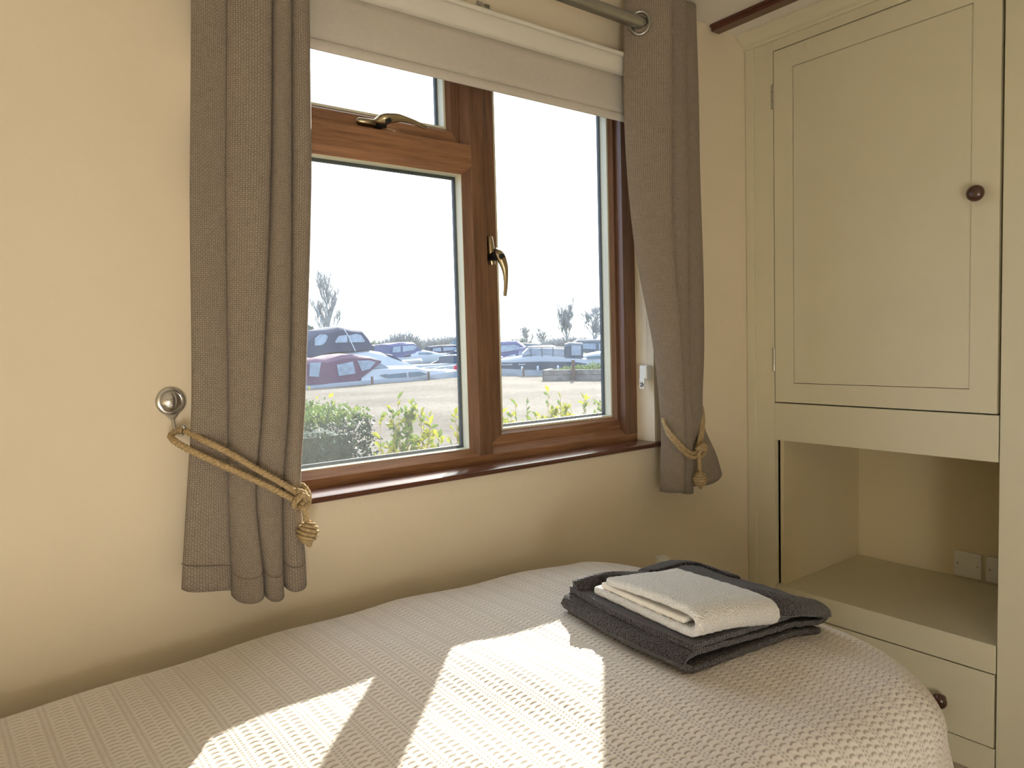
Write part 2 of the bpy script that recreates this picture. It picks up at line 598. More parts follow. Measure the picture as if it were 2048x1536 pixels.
# bead chain with its safety cleat on the reveal
ch = thing('blind_chain', 'white bead chain loop with cleat hanging beside the right curtain', 'blind chain', loc=(0, 0, 0))
for dy in (0.012, 0.030):
    mb = MB()
    for k in range(150):
        z = 1.925 - k * 0.0056
        if z < 1.10: break
        mb.add([(1.628 + a, dy + b, z + c) for a, b, c in ((.0018, 0, 0), (-.0018, 0, 0), (0, .0018, 0), (0, -.0018, 0), (0, 0, .0024), (0, 0, -.0024))],
               [(0, 2, 4), (2, 1, 4), (1, 3, 4), (3, 0, 4), (2, 0, 5), (1, 2, 5), (3, 1, 5), (0, 3, 5)])
    o = mb.build('bead_strand', M['white_plastic'], ch, smooth=179); o['kind'] = 'stuff'
mb = MB(); mb.box(1.618, 1.644, 0.006, 0.036, 1.075, 1.118); mb.build('cleat', M['white_plastic'], ch, bevel=0.004)
mb = MB(); mb.box(1.6135, 1.618, 0.011, 0.031, 1.048, 1.080); mb.build('cleat_tag', M['white_plastic'], ch, bevel=0.001)
mb = MB(); mb.tube([(1.6125, 0.021 + 0.006 * math.cos(a), 1.060 + 0.006 * math.sin(a)) for a in np.linspace(0.4, 2 * math.pi - 0.4, 14)], 0.0011, 6)
mb.tube([(1.6125, 0.017, 1.0645), (1.6125, 0.025, 1.0555)], 0.0011, 6)
mb.build('warning_mark', M['black'], ch)

# ------------------------------------------------------------------ curtain rod and curtains
rod = thing('curtain_rod', 'satin grey metal curtain rod above the window', 'curtain rod')
MB().tube([(0.36, -0.10, 2.047), (1.60, -0.10, 2.047)], 0.0165, 20).build('pole', M['rod'], rod, smooth=60)
for x in (0.40, 1.585):
    mb = MB(); mb.lathe([(0, 0), (0.03, 0), (0.03, 0.006), (0.012, 0.01), (0.010, 0.084)], (x, 0, 2.047), (0, -1, 0), 16)
    mb.build('bracket', M['rod'], rod, smooth=40)
for x, s in ((0.36, -1), (1.60, 1)):
    mb = MB(); mb.lathe([(0.0165, 0), (0.022, 0.002), (0.022, 0.018), (0.012, 0.024), (0, 0.025)], (x, -0.10, 2.047), (s, 0, 0), 16)
    mb.build('finial', M['rod'], rod, smooth=40)


def curtain_surface(levels, bulge, y0, ztop, hem, nz=90, per=26, skew=None, power=0.62, yfun=None):
    """levels: (z, [groove x ...]); bulge(i, z): depth of fold i. returns point and uv grids"""
    lz = [l[0] for l in levels][::-1]
    ng = len(levels[0][1])
    P, UV = [], []
    ss = [(i, k / per) for i in range(ng - 1) for k in range(per)] + [(ng - 2, 1.0)]
    ulen = 0.0; us = []
    prev = None
    zr = levels[len(levels) // 2][0]
    def pt(i, t, z):
        x0 = catmull(lz, [l[1][i] for l in levels][::-1], z)
        x1 = catmull(lz, [l[1][i + 1] for l in levels][::-1], z)
        tt = t if skew is None else t ** skew[i]
        s = max(0.0, math.sin(math.pi * tt)) ** power
        bx = 0.16 * math.sin(2 * math.pi * t)
        x = x0 + (x1 - x0) * (t - 0.10 * math.sin(2 * math.pi * t))
        yy = y0 if yfun is None else y0 + yfun(i, t, z)
        return x, yy - bulge(i, z) * s
    for (i, t) in ss:
        q = Vector((*pt(i, t, zr), 0))
        if prev is not None: ulen += (q - prev).length
        us.append(ulen); prev = q
    for (i, t), u in zip(ss, us):
        zb = hem(i, t); zt = ztop(i, t)
        row, ruv = [], []
        for k in range(nz):
            z = zb + (zt - zb) * k / (nz - 1)
            x, y = pt(i, t, z)
            y += 0.0025 * math.sin(9 * z + 3 * i) * math.sin(math.pi * t)
            row.append((x, y, z)); ruv.append((u, z))
        P.append(row); UV.append(ruv)
    return P, UV


LV = [(2.15, [0.372, 0.432, 0.514, 0.548, 0.585]), (1.854, [0.361, 0.421, 0.501, 0.536, 0.573]), (1.481, [0.340, 0.401, 0.479, 0.520, 0.559]),
      (1.102, [0.324, 0.386, 0.446, 0.497, 0.530]), (0.931, [0.307, 0.378, 0.427, 0.481, 0.515]),
      (0.767, [0.290, 0.376, 0.430, 0.469, 0.515]), (0.70, [0.286, 0.375, 0.429, 0.467, 0.514])]


def lb(i, z):
    base = (0.014, 0.030, 0.034, 0.032)[i]
    if i == 0: base *= 0.35 + 0.65 * min(1, max(0, (1.55 - z) / 0.5))
    if i >= 1:
        base *= 1 - 0.35 * math.exp(-((z - 0.93) / 0.10) ** 2)
    base += (0.055 if i else 0.045) * min(1, max(0, (z - 1.90) / 0.10))          # folds wrap the rod at the eyelets
    return base * (1.0 + 0.25 * max(0, (0.85 - z) / 0.12))


lc = thing('curtain', 'taupe woven curtain left of the window, held back by rope', 'curtain', 'pair of taupe curtains')
P, UV = curtain_surface(LV, lb, -0.066, lambda i, t: 2.12, lambda i, t: (0.768, 0.738, 0.733, 0.742)[i] - 0.016 * math.sin(math.pi * t) * (0 if i == 0 else 1) - (0.022 * t if i == 0 else 0), skew=(1, 1.7, 1, 1))
uv_grid('fabric', P, M['curtain'], lc, UV, thick=0.003)
# stitched hem line and side return
hemP = [[(p[0], p[1] - 0.0022, p[2] + 0.048 + 0.0008 * s) for s in (-1, 1)] for p in [r_[0] for r_ in P]]
mb = MB(); mb.grid(hemP); mb.build('hem_stitching', M['stitch'], lc)

RV = [(2.16, [1.486, 1.586, 1.684, 1.757]), (2.039, [1.474, 1.585, 1.685, 1.758]), (1.738, [1.472, 1.590, 1.690, 1.768]), (1.453, [1.503, 1.602, 1.692, 1.780]),
      (1.162, [1.575, 1.636, 1.693, 1.781]), (0.938, [1.601, 1.656, 1.697, 1.779]), (0.831, [1.596, 1.654, 1.699, 1.845]), (0.735, [1.590, 1.652, 1.702, 1.885])]


def rb(i, z):
    base = (0.085, 0.066, 0.036)[i]
    k = min(1, max(0, (z - 0.95) / 1.0))
    a = (0.050, 0.046, 0.030)[i]
    return a + (base - a) * k


rc = thing('curtain', 'taupe woven curtain right of the window beside the cupboard', 'curtain', 'pair of taupe curtains')
P, UV = curtain_surface(RV, rb, -0.062, lambda i, t: (2.125 + 0.02 * math.sin(math.pi * t), 2.148, 2.160)[i],
                        lambda i, t: (0.752, 0.742, 0.745)[i] + ((0.004 * math.sin(9 * t) + 0.028 * t * t) if i == 2 else -0.004 * math.sin(math.pi * t)), skew=(2.0, 1, 1))
uv_grid('fabric', P, M['curtain'], rc, UV, thick=0.003)
mb = MB()
mb.tube([Vector((1.4935, -0.1025, 2.045)) + Vector((0.65, -0.76, 0)).normalized() * (0.026 * math.cos(a)) + Vector((0, 0, 0.030 * math.sin(a))) for a in np.linspace(0, 2 * math.pi, 25)], 0.005, 8, cap=False)
mb.build('eyelet', M['rod'], rc, smooth=60)


# ------------------------------------------------------------------ rope tiebacks
def rope(mb, path, r, turns_per_m=42, n=6, step=0.004):
    """three-strand laid rope along a path"""
    path = [Vector(p) for p in path]
    L = sum((b - a).length for a, b in zip(path, path[1:]))
    m = max(8, int(L / step))
    pts = spline(path, m)
    up = Vector((0, 1, 0.2)).normalized()
    frames = []
    for i in range(m):
        t = (pts[min(i + 1, m - 1)] - pts[max(i - 1, 0)]).normalized()
        a = t.cross(up)
        if a.length < 1e-4: a = t.cross(Vector((1, 0, 0)))
        a.normalize(); b = a.cross(t).normalized(); up = b
        frames.append((pts[i], a, b))
    for s in range(3):
        sp = []
        for i, (p, a, b) in enumerate(frames):
            w_ = 2 * math.pi * (s / 3 + turns_per_m * L * i / (m - 1))
            sp.append(p + (a * math.cos(w_) + b * math.sin(w_)) * r * 0.52)
        mb.tube(sp, r * 0.56, n)
    return mb


def knot_ball(mb, c, R, r, tilt, turns=7):
    c = Vector(c)
    q = Matrix.Rotation(tilt, 3, 'Y')
    path = []
    for k in range(150):
        t = k / 149
        th = math.pi * (0.06 + 0.88 * t)
        ph = 2 * math.pi * turns * t
        path.append(c + q @ Vector((R * math.sin(th) * math.cos(ph), R * math.sin(th) * math.sin(ph), R * 1.08 * math.cos(th))))
    mb.tube(path, r, 6)
    mb.lathe([(0.001, -R * .95), (R * .7, -R * .65), (R * .95, 0), (R * .7, R * .65), (0.001, R * .95)], c, (0, 0, 1), 12)
    return mb


tb = thing('curtain_tieback', 'jute rope tieback with hanging ball knot around the left curtain', 'tieback', 'rope tiebacks')
mb = MB()
rope(mb, [(0.300, -0.034, 1.052), (0.290, -0.040, 1.045), (0.300, -0.080, 1.030), (0.345, -0.103, 1.000), (0.40, -0.112, 0.966), (0.45, -0.112, 0.934), (0.492, -0.105, 0.905)], 0.0062)
mb.build('lower_strand', M['rope'], tb, smooth=60)
mb = MB()
rope(mb, [(0.304, -0.030, 1.052), (0.316, -0.046, 1.052), (0.330, -0.086, 1.040), (0.37, -0.106, 1.014), (0.42, -0.113, 0.976), (0.462, -0.112, 0.946), (0.500, -0.104, 0.916)], 0.0062)
mb.build('upper_strand', M['rope'], tb, smooth=60)
mb = MB()
rope(mb, [(0.492, -0.112, 0.925), (0.508, -0.112, 0.918), (0.514, -0.098, 0.905), (0.506, -0.088, 0.892), (0.492, -0.100, 0.893), (0.488, -0.116, 0.905), (0.500, -0.120, 0.916), (0.512, -0.112, 0.910), (0.508, -0.104, 0.896)], 0.0062)
rope(mb, [(0.500, -0.06, 0.930), (0.518, -0.078, 0.926), (0.522, -0.098, 0.908), (0.512, -0.112, 0.892), (0.498, -0.112, 0.889)], 0.0060)
mb.build('knot', M['rope'], tb, smooth=60)
mb = MB()
rope(mb, [(0.506, -0.108, 0.900), (0.508, -0.110, 0.885), (0.511, -0.110, 0.862)], 0.0062)
mb.build('pendant_cord', M['rope'], tb, smooth=60)
mb = MB(); knot_ball(mb, (0.512, -0.110, 0.840), 0.0185, 0.0034, 0.25)
mb.tube([(0.512, -0.110, 0.822), (0.514, -0.112, 0.815), (0.515, -0.112, 0.811)], [0.008, 0.006, 0.003], 8)
mb.build('ball_knot', M['rope'], tb, smooth=60)

tb = thing('curtain_tieback', 'jute rope tieback knotted around the right curtain, ball knot below', 'tieback', 'rope tiebacks')
mb = MB()
rope(mb, [(1.612, -0.060, 0.972), (1.592, -0.082, 0.950), (1.590, -0.108, 0.925), (1.604, -0.124, 0.900), (1.632, -0.128, 0.876), (1.662, -0.126, 0.862), (1.690, -0.124, 0.866)], 0.0058)
mb.build('lower_strand', M['rope'], tb, smooth=60)
mb = MB()
rope(mb, [(1.620, -0.060, 0.958), (1.598, -0.082, 0.932), (1.595, -0.110, 0.906), (1.612, -0.124, 0.880), (1.640, -0.128, 0.858), (1.668, -0.128, 0.850), (1.692, -0.126, 0.858)], 0.0058)
mb.build('upper_strand', M['rope'], tb, smooth=60)
mb = MB()
rope(mb, [(1.690, -0.120, 0.868), (1.712, -0.108, 0.885), (1.735, -0.098, 0.912), (1.757, -0.088, 0.948), (1.772, -0.072, 0.985), (1.790, -0.050, 1.000)], 0.0058)
rope(mb, [(1.704, -0.118, 0.862), (1.726, -0.106, 0.882), (1.748, -0.096, 0.912), (1.768, -0.084, 0.948), (1.782, -0.068, 0.982), (1.796, -0.046, 0.994)], 0.0058)
mb.build('hook_loop', M['rope'], tb, smooth=60)
mb = MB()
rope(mb, [(1.676, -0.130, 0.872), (1.700, -0.138, 0.884), (1.716, -0.132, 0.872), (1.712, -0.124, 0.852), (1.694, -0.124, 0.846), (1.680, -0.134, 0.858), (1.692, -0.140, 0.874), (1.708, -0.134, 0.866)], 0.0062)
mb.build('knot', M['rope'], tb, smooth=60)
mb = MB(); rope(mb, [(1.682, -0.134, 0.856), (1.682, -0.134, 0.838), (1.687, -0.132, 0.815), (1.690, -0.130, 0.800)], 0.0058)
mb.build('pendant_cord', M['rope'], tb, smooth=60)
mb = MB(); knot_ball(mb, (1.690, -0.130, 0.783), 0.0185, 0.0034, -0.2)
mb.tube([(1.690, -0.130, 0.766), (1.692, -0.130, 0.758), (1.693, -0.130, 0.754)], [0.008, 0.006, 0.003], 8)
mb.build('ball_knot', M['rope'], tb, smooth=60)


def wall_hook(label, x, z, group):
    h = thing('tieback_hook', label, 'hook', group, (x, 0, z))
    MB().lathe([(0, 0), (0.0265, 0), (0.027, 0.003), (0.0245, 0.006), (0.0205, 0.0065), (0.0195, 0.0048), (0.018, 0.006), (0.012, 0.0105), (0, 0.0125)],
               (0, 0, 0), (0, -1, 0), 32).build('disc', M['steel'], h, smooth=50)
    mb = MB()
    mb.prism([(-0.016, -0.019), (0.016, -0.019), (0.005, -0.035), (-0.003, -0.035)], -0.005, -0.001, 'y')
    mb.build('neck_plate', M['steel'], h, bevel=0.0015)
    mb = MB()
    mb.tube(spline([(0.001, -0.004, -0.032), (0.002, -0.008, -0.045), (0.003, -0.016, -0.058), (0.006, -0.030, -0.062), (0.009, -0.042, -0.058), (0.010, -0.046, -0.050)], 20), 0.0033, 10)
    mb.build('hook_arm', M['steel'], h, smooth=60)
    MB().lathe([(0.0005, -.005), (.0036, -.0036), (.0052, 0), (.0036, .0036), (0.0005, .005)], (0.0105, -0.047, -0.046), (0, 0, 1), 12).build('ball_end', M['steel'], h, smooth=60)
    return h


wall_hook('round polished steel tieback hook on the wall left of the curtains', 0.302, 1.106, 'tieback hooks')

# ------------------------------------------------------------------ cupboard
XC = 2.12
cb = thing('cupboard', 'built-in sage green cupboard with upper door, open niche and drawer', 'cupboard', loc=(0, 0, 0))
YL, YR = -0.100, -0.747
box_obj('corner_post', (XC - 0.006, XC + 0.03, -0.032, -0.001, 0.0, 2.16), M['sage'], cb, 0.002)
box_obj('left_stile', (XC, XC + 0.022, YL, -0.030, 0.0, 2.14), M['sage'], cb, 0.0015)
box_obj('top_rail', (XC, XC + 0.022, YR, YL, 2.109, 2.14), M['sage'], cb, 0.0015)
box_obj('middle_rail', (XC, XC + 0.022, YR, YL, 0.851, 0.974), M['sage'], cb, 0.0015)
box_obj('shelf_board', (XC, 2.64, YR, -0.101, 0.284, 0.362), M['sage'], cb, 0.002)
box_obj('bottom_rail', (XC, XC + 0.022, YR, YL, 0.0, 0.078), M['sage'], cb, 0.0015)
d = MB()
fr_y = [(-0.743, -0.681), (-0.168, -0.104)]
d.box(XC, XC + 0.022, -0.743, -0.678, 0.978, 2.105)
d.box(XC, XC + 0.022, -0.168, -0.104, 0.978, 2.105)
d.box(XC, XC + 0.022, -0.678, -0.168, 0.978, 1.040)
d.box(XC, XC + 0.022, -0.678, -0.168, 2.041, 2.105)
door = d.build('door', M['sage'], cb)
box_obj('door_panel', (XC + 0.0045, XC + 0.016, -0.6765, -0.1695, 1.0415, 2.0395), M['sage'], door)


def knob(x, y, z, parent):
    MB().lathe([(0.009, 0), (0.010, 0.004), (0.0085, 0.010), (0.010, 0.015), (0.0185, 0.020), (0.0215, 0.026), (0.0205, 0.033), (0.015, 0.039), (0.007, 0.0415), (0, 0.042)],
               (x, y, z), (-1, 0, 0), 28).build('knob', M['knob'], parent, smooth=50)


knob(XC, -0.697, 1.549, door)
for zc in (1.964, 1.117):
    mb = MB()
    mb.box(XC - 0.0015, XC + 0.002, -0.104, -0.0935, zc - .038, zc + .038)
    mb.build('hinge', M['steel'], door, bevel=0.0008)
    mb = MB()
    for k in range(3):
        mb.tube([(XC - 0.003, -0.1015, zc - .038 + k * .0254 + .0006), (XC - 0.003, -0.1015, zc - .038 + (k + 1) * .0254 - .0006)], 0.0035, 10)
    mb.build('hinge_pin', M['steel'], door, smooth=40)
dr = box_obj('drawer_front', (XC, XC + 0.02, -0.7445, -0.104, 0.081, 0.2805), M['sage'], cb, 0.0012)
knob(XC, -0.62, 0.172, dr)
knob(XC, -0.245, 0.172, dr)
box_obj('carcass_back', (2.64, 2.655, -0.75, -0.10, 0.0, 2.14), M['niche'], cb)
box_obj('niche_side', (XC + 0.022, 2.64, -0.120, -0.107, 0.362, 0.862), M['niche'], cb)
box_obj('niche_far_side', (XC + 0.022, 2.64, -0.7495, -0.745, 0.362, 0.862), M['niche'], cb)
box_obj('niche_ceiling', (XC + 0.022, 2.64, -0.75, -0.107, 0.862, 0.88), M['niche'], cb)
box_obj('dark_interior', (XC + 0.03, 2.60, -0.745, -0.105, 0.90, 2.13), M['black'], cb)
box_obj('dark_drawer_space', (XC + 0.03, 2.60, -0.745, -0.105, 0.01, 0.28), M['black'], cb)
mb = MB()
cp = [(0.0, 2.138), (-0.010, 2.138), (-0.014, 2.143), (-0.014, 2.148), (-0.020, 2.150), (-0.026, 2.156), (-0.036, 2.166), (-0.050, 2.171), (-0.054, 2.175), (-0.054, 2.1795), (0.0, 2.1795)]
mb.prism([(XC + a, z) for a, z in cp], -0.7495, -0.001, 'y')
mb.build('cornice', M['sage'], cb, smooth=30)
# tall neighbouring wardrobe: flush panel towards the camera
wd = thing('wardrobe', 'tall plain sage green wardrobe panel at the right edge', 'wardrobe')
mb = MB(); mb.prism([(XC + a, z) for a, z in cp], -1.57, -0.7505, 'y'); mb.build('cornice', M['sage'], wd, smooth=30)
box_obj('side_stile', (XC - 0.001, XC + 0.022, -0.870, -0.7505, 0.0, 2.138), M['sage'], wd, 0.0012)
box_obj('door', (XC - 0.001, XC + 0.022, -1.55, -0.8735, 0.08, 2.138), M['sage'], wd, 0.0012)
box_obj('plinth', (XC + 0.01, XC + 0.03, -1.55, -0.872, 0.0, 0.078), M['sage'], wd)
box_obj('end_panel', (XC + 0.022, 2.69, -1.57, -1.55, 0.0, 2.138), M['sage'], wd)
# blank plates in the niche
for k, (y0, y1) in enumerate(((-0.534, -0.450), (-0.632, -0.546))):
    t = thing('blank_plate', ('square pale blanking plate on the niche back wall, fully visible', 'square pale blanking plate half hidden behind the niche edge')[k], 'wall plate', 'blanking plates')
    box_obj('plate', (2.630, 2.640, y0, y1, 0.368, 0.453), M['plate'], t, 0.003)
    for yy in (y0 + .012, y1 - .012):
        MB().lathe([(0, .0012), (.0026, .0012), (.0034, 0)], (2.630, yy, 0.4105), (-1, 0, 0), 12).build('screw', M['steel'], t, smooth=40)

# white open pipe end by the wall behind the bed
mb = MB()
mb.lathe([(0.0185, 0.0), (0.0185, 0.545), (0.0195, 0.547), (0.0195, 0.570), (0.0185, 0.573), (0.016, 0.573), (0.0155, 0.556), (0, 0.556)], (1.556, -0.10, 0), (0, 0, 1), 28)
tag(mb.build('pipe', M['white_plastic'], smooth=40), 'white plastic pipe end standing between bed and wall, behind towels', 'pipe')

# ------------------------------------------------------------------ bed
bed = thing('bed', 'single bed with cream crochet bedspread along the window wall', 'bed', loc=(0.4, -0.5, 0))
IX0, IX1, IY0, IY1 = -0.50, 1.400, -0.891, -0.130       # top before the edge rolls over
CFR, CBK = 0.212, 0.142                                 # corner radii at the foot end, front and back


def ztop_np(x, y):
    z = np.interp(x, [-0.6, 0.0, 0.7, 1.0, 1.24, 1.5], [0.636, 0.646, 0.663, 0.6465, 0.630, 0.572])
    return z - 0.020 * ((y + 0.20) / 0.6) ** 2


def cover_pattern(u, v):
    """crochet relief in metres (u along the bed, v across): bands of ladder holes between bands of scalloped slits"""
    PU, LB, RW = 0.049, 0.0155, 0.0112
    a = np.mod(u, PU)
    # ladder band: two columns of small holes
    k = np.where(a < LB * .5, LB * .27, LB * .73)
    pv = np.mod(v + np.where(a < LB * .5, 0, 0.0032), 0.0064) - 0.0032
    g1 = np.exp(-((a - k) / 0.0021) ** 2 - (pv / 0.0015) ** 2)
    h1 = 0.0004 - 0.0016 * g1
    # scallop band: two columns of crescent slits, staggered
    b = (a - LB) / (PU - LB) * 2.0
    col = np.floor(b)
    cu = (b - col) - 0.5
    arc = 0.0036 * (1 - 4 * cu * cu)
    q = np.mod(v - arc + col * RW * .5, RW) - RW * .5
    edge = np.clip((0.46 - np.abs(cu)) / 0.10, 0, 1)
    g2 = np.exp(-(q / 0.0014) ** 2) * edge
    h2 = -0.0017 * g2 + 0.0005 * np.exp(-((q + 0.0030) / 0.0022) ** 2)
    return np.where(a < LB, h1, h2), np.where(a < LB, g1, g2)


def build_cover():
    us_ = np.concatenate([np.linspace(-0.95, -0.10, 40, endpoint=False), np.arange(-0.10, 1.80, 0.0024)])
    vs_ = np.concatenate([np.arange(-1.28, 0.06, 0.0017), np.linspace(0.065, 0.33, 16)])
    U, V = np.meshgrid(us_, vs_, indexing='ij')
    CR = np.where(V < -0.5, CFR, CBK)
    cx = np.clip(U, IX0, IX1 - CR); cy = np.clip(V, IY0 + CFR, IY1 - CBK)
    qx, qy = U - cx, V - cy
    Lq = np.sqrt(qx * qx + qy * qy)
    nx = np.where(Lq > 1e-9, qx / np.maximum(Lq, 1e-9), 0); ny = np.where(Lq > 1e-9, qy / np.maximum(Lq, 1e-9), 0)
    flat = np.minimum(Lq, CR); Le = Lq - flat
    Rr = 0.080                                       # edge rounding radius
    am = math.pi / 2 * 0.94
    ang = np.clip(Le / Rr, 0, am)
    rest = np.maximum(0, Le - Rr * am)
    rad = flat + Rr * np.sin(ang) + rest * math.cos(am)
    drop = Rr * (1 - np.cos(ang)) + rest * math.sin(am)
    # gentle vertical drape folds on the hanging sides
    tang = np.where(np.abs(qx) > np.abs(qy), V, U)
    fold = 0.014 * np.sin(tang * 23.0 + 0.7) * np.clip(rest / 0.18, 0, 1) * (qy <= 0)
    # crease of the gathered corner
    th = np.arctan2(-qy, np.maximum(qx, 1e-9))
    corner = np.where((qx > 0) & (qy < 0), 0.020 * np.cos(7 * th + 0.4) * np.clip(rest / 0.2, 0, 1), 0)
    rad = rad + fold + corner
    X = cx + nx * rad; Y = cy + ny * rad
    Z = ztop_np(X, Y) - drop
    # soft unevenness of the mattress
    Z += 0.0035 * np.sin(X * 9 + 1.0) * np.sin(Y * 7.5) + 0.002 * np.sin(X * 21 + Y * 13)
    P = np.stack([X, Y, Z], -1)
    du = np.gradient(P, axis=0); dv = np.gradient(P, axis=1)
    N = np.cross(du, dv); N /= np.maximum(np.linalg.norm(N, axis=-1, keepdims=True), 1e-12)
    rot = U + 0.012 * np.sin(V * 3.0) + 0.02 * V
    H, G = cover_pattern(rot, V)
    P = P + N * H[..., None]
    nu, nv = U.shape
    me = bpy.data.meshes.new('bedspread')
    idx = np.arange(nu * nv).reshape(nu, nv)
    q = np.stack([idx[:-1, :-1], idx[1:, :-1], idx[1:, 1:], idx[:-1, 1:]], -1).reshape(-1, 4)
    me.vertices.add(nu * nv); me.vertices.foreach_set('co', P.reshape(-1).astype(np.float32))
    me.loops.add(q.size); me.loops.foreach_set('vertex_index', q.reshape(-1).astype(np.int32))
    me.polygons.add(len(q))
    me.polygons.foreach_set('loop_start', (np.arange(len(q)) * 4).astype(np.int32))
    me.polygons.foreach_set('loop_total', np.full(len(q), 4, np.int32))
    me.polygons.foreach_set('use_smooth', np.ones(len(q), bool))
    me.update(calc_edges=True)
    at_ = me.attributes.new('hole_shade', 'FLOAT', 'POINT')  # mask for the shade painted into the crochet holes
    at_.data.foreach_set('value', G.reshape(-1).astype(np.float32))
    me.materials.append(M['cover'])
    o = bpy.data.objects.new('bedspread', me)
    link(o, bed)
    o.matrix_parent_inverse = bed.matrix_world.inverted()
    o.location = (-0.4, 0.5, 0)
    return o


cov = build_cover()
o = box_obj('mattress', (-0.56 - 0.4, 1.34 - 0.4, -0.86 + 0.5, -0.12 + 0.5, 0.30, 0.545), M['bedframe'], bed, 0.05)
o = box_obj('base', (-0.58 - 0.4, 1.27 - 0.4, -0.92 + 0.5, -0.10 + 0.5, 0.06, 0.29), M['bedframe'], bed, 0.01)
for x in (-0.5, 1.18):
    for y in (-0.86, -0.16):
        box_obj('leg', (x - 0.4 - .03, x - 0.4 + .03, y + 0.5 - .03, y + 0.5 + .03, 0, 0.06), M['knob'], bed)


# ------------------------------------------------------------------ towels
def ribbon(name, prof, axis0, axis1, up, org, depth_fn, mat, parent, thick, nd=28, jitter=0.0015, smooth=179):
    """a sheet whose cross-section 'prof' (a along axis0, h up) is swept along axis1; depth_fn(s)-> sweep range"""
    a0, a1, o_ = Vector(axis0), Vector(axis1), Vector(org)
    pp = spline([(p[0], p[1], 0) for p in prof], len(prof) * 7)
    P = []
    for k, p in enumerate(pp):
        s = k / (len(pp) - 1)
        d0, d1 = depth_fn(s)
        row = []
        for j in range(nd):
            t = d0 + (d1 - d0) * j / (nd - 1)
            q = o_ + a0 * p.x + a1 * t + Vector((0, 0, p.y))
            row.append(q)
        P.append(row)
    return P


def sheet_obj(name, P, mat, parent, thick, jit=0.0012, sub=0):
    mb = MB()
    Q = []
    for i, row in enumerate(P):
        r2 = []
        for j, q in enumerate(row):
            n_ = math.sin(i * 1.7 + j * 0.9) * math.sin(i * 0.6 - j * 1.3)
            r2.append(Vector(q) + Vector((0, 0, jit * n_)))
        Q.append(r2)
    mb.grid(Q)
    o = mb.build(name, mat, parent, smooth=179)
    md = o.modifiers.new('thickness', 'SOLIDIFY'); md.thickness = thick; md.offset = 0
    md2 = o.modifiers.new('round', 'BEVEL'); md2.width = thick * 0.42; md2.segments = 3; md2.limit_method = 'ANGLE'; md2.angle_limit = math.radians(60)
    return o


def lift(q, h0=0.0):
    """raise a point given as height above the bedspread to world height"""
    return Vector((q[0], q[1], q[2] + float(ztop_np(q[0], q[1])) + 0.001 + h0))


A = Vector((0.922, -0.698, 0)); Bp = Vector((0.938, -0.375, 0)); Dp = Vector((1.355, -0.700, 0))
ax_d = (Dp - A).normalized(); Ld = (Dp - A).length          # towards the right corner
ax_b = (Bp - A).normalized(); Lb = (Bp - A).length          # towards the left/back corner

dt = thing('bath_towel', 'folded charcoal bath towel lying on the bedspread', 'towel', loc=(0, 0, 0))
# lower folded layers: bottom layer, bend at the A side, second layer, bend at D, third layer with the hem
prof = [(Ld * 0.96, 0.007), (Ld * 0.6, 0.006), (0.035, 0.006), (0.006, 0.010), (-0.004, 0.020), (0.004, 0.030), (0.035, 0.033), (Ld * .5, 0.026), (Ld * .88, 0.024), (Ld - .002, 0.028), (Ld + .010, 0.038), (Ld + .0, 0.047), (Ld * .85, 0.044), (Ld * .45, 0.042), (0.06, 0.044), (0.016, 0.044)]
P = ribbon('', prof, ax_d, ax_b, 1, (A.x, A.y, 0), lambda s: (0.0, Lb), None, dt, 0.01, nd=36)
for i, row in enumerate(P):
    for j, q in enumerate(row):
        t = j / (len(row) - 1)
        bow = 0.016 * math.sin(math.pi * t)               # the left edge bows outwards
        fr = max(0.0, 1 - (q - Vector((A.x, A.y, q.z))).dot(ax_d) / 0.2)
        q -= ax_d * bow * fr
        row[j] = lift(q)
sheet_obj('folded_layers', P, M['terry_dark'], dt, 0.0105)
# woven hem band on the edge of the third layer
hp = [P[-1][j] for j in range(36)]
band = [[q + ax_d * (0.000 + 0.014 * k) + Vector((0, 0, 0.0062 - 0.0006 * abs(k - 1))) for q in hp] for k in range(3)]
sheet_obj('hem', band, M['hem_dark'], dt, 0.003, 0.0003)
# the corner flap turned back behind the white towel: front roll, crest, back down to the bed (heights above the bed)
F0 = [(0.952, -0.405, .046), (1.022, -0.446, .052), (1.056, -0.500, .052), (1.112, -0.596, .052), (1.150, -0.655, .052), (1.195, -0.705, .050), (1.262, -0.722, .048), (1.352, -0.708, .036)]
F1 = [(0.946, -0.398, .062), (1.028, -0.434, .078), (1.068, -0.486, .080), (1.124, -0.582, .080), (1.164, -0.640, .079), (1.212, -0.690, .076), (1.282, -0.708, .070), (1.366, -0.696, .046)]
F2 = [(0.958, -0.382, .056), (1.050, -0.402, .060), (1.112, -0.436, .064), (1.172, -0.520, .070), (1.218, -0.590, .069), (1.262, -0.645, .066), (1.318, -0.680, .060), (1.374, -0.676, .042)]
F3 = [(0.974, -0.370, .032), (1.078, -0.368, .034), (1.176, -0.380, .044), (1.272, -0.402, .060), (1.300, -0.500, .057), (1.318, -0.575, .052), (1.350, -0.630, .044), (1.378, -0.645, .028)]
F4 = [(0.990, -0.360, .006), (1.104, -0.332, .010), (1.226, -0.318, .014), (1.340, -0.325, .016), (1.372, -0.430, .012), (1.384, -0.520, .010), (1.388, -0.590, .008), (1.384, -0.620, .006)]
rows = [spline(f_, 40) for f_ in (F0, F1, F2, F3, F4)]
P = [[None] * 40 for _ in range(26)]
for j in range(40):
    col = spline([r_[j] for r_ in rows], 26)
    for i in range(26):
        w_ = 0.003 * math.sin(j * .55) * math.sin(i * .4)
        P[i][j] = lift(col[i] + Vector((0, 0, w_)))
sheet_obj('turned_back_flap', P, M['terry_dark'], dt, 0.012)
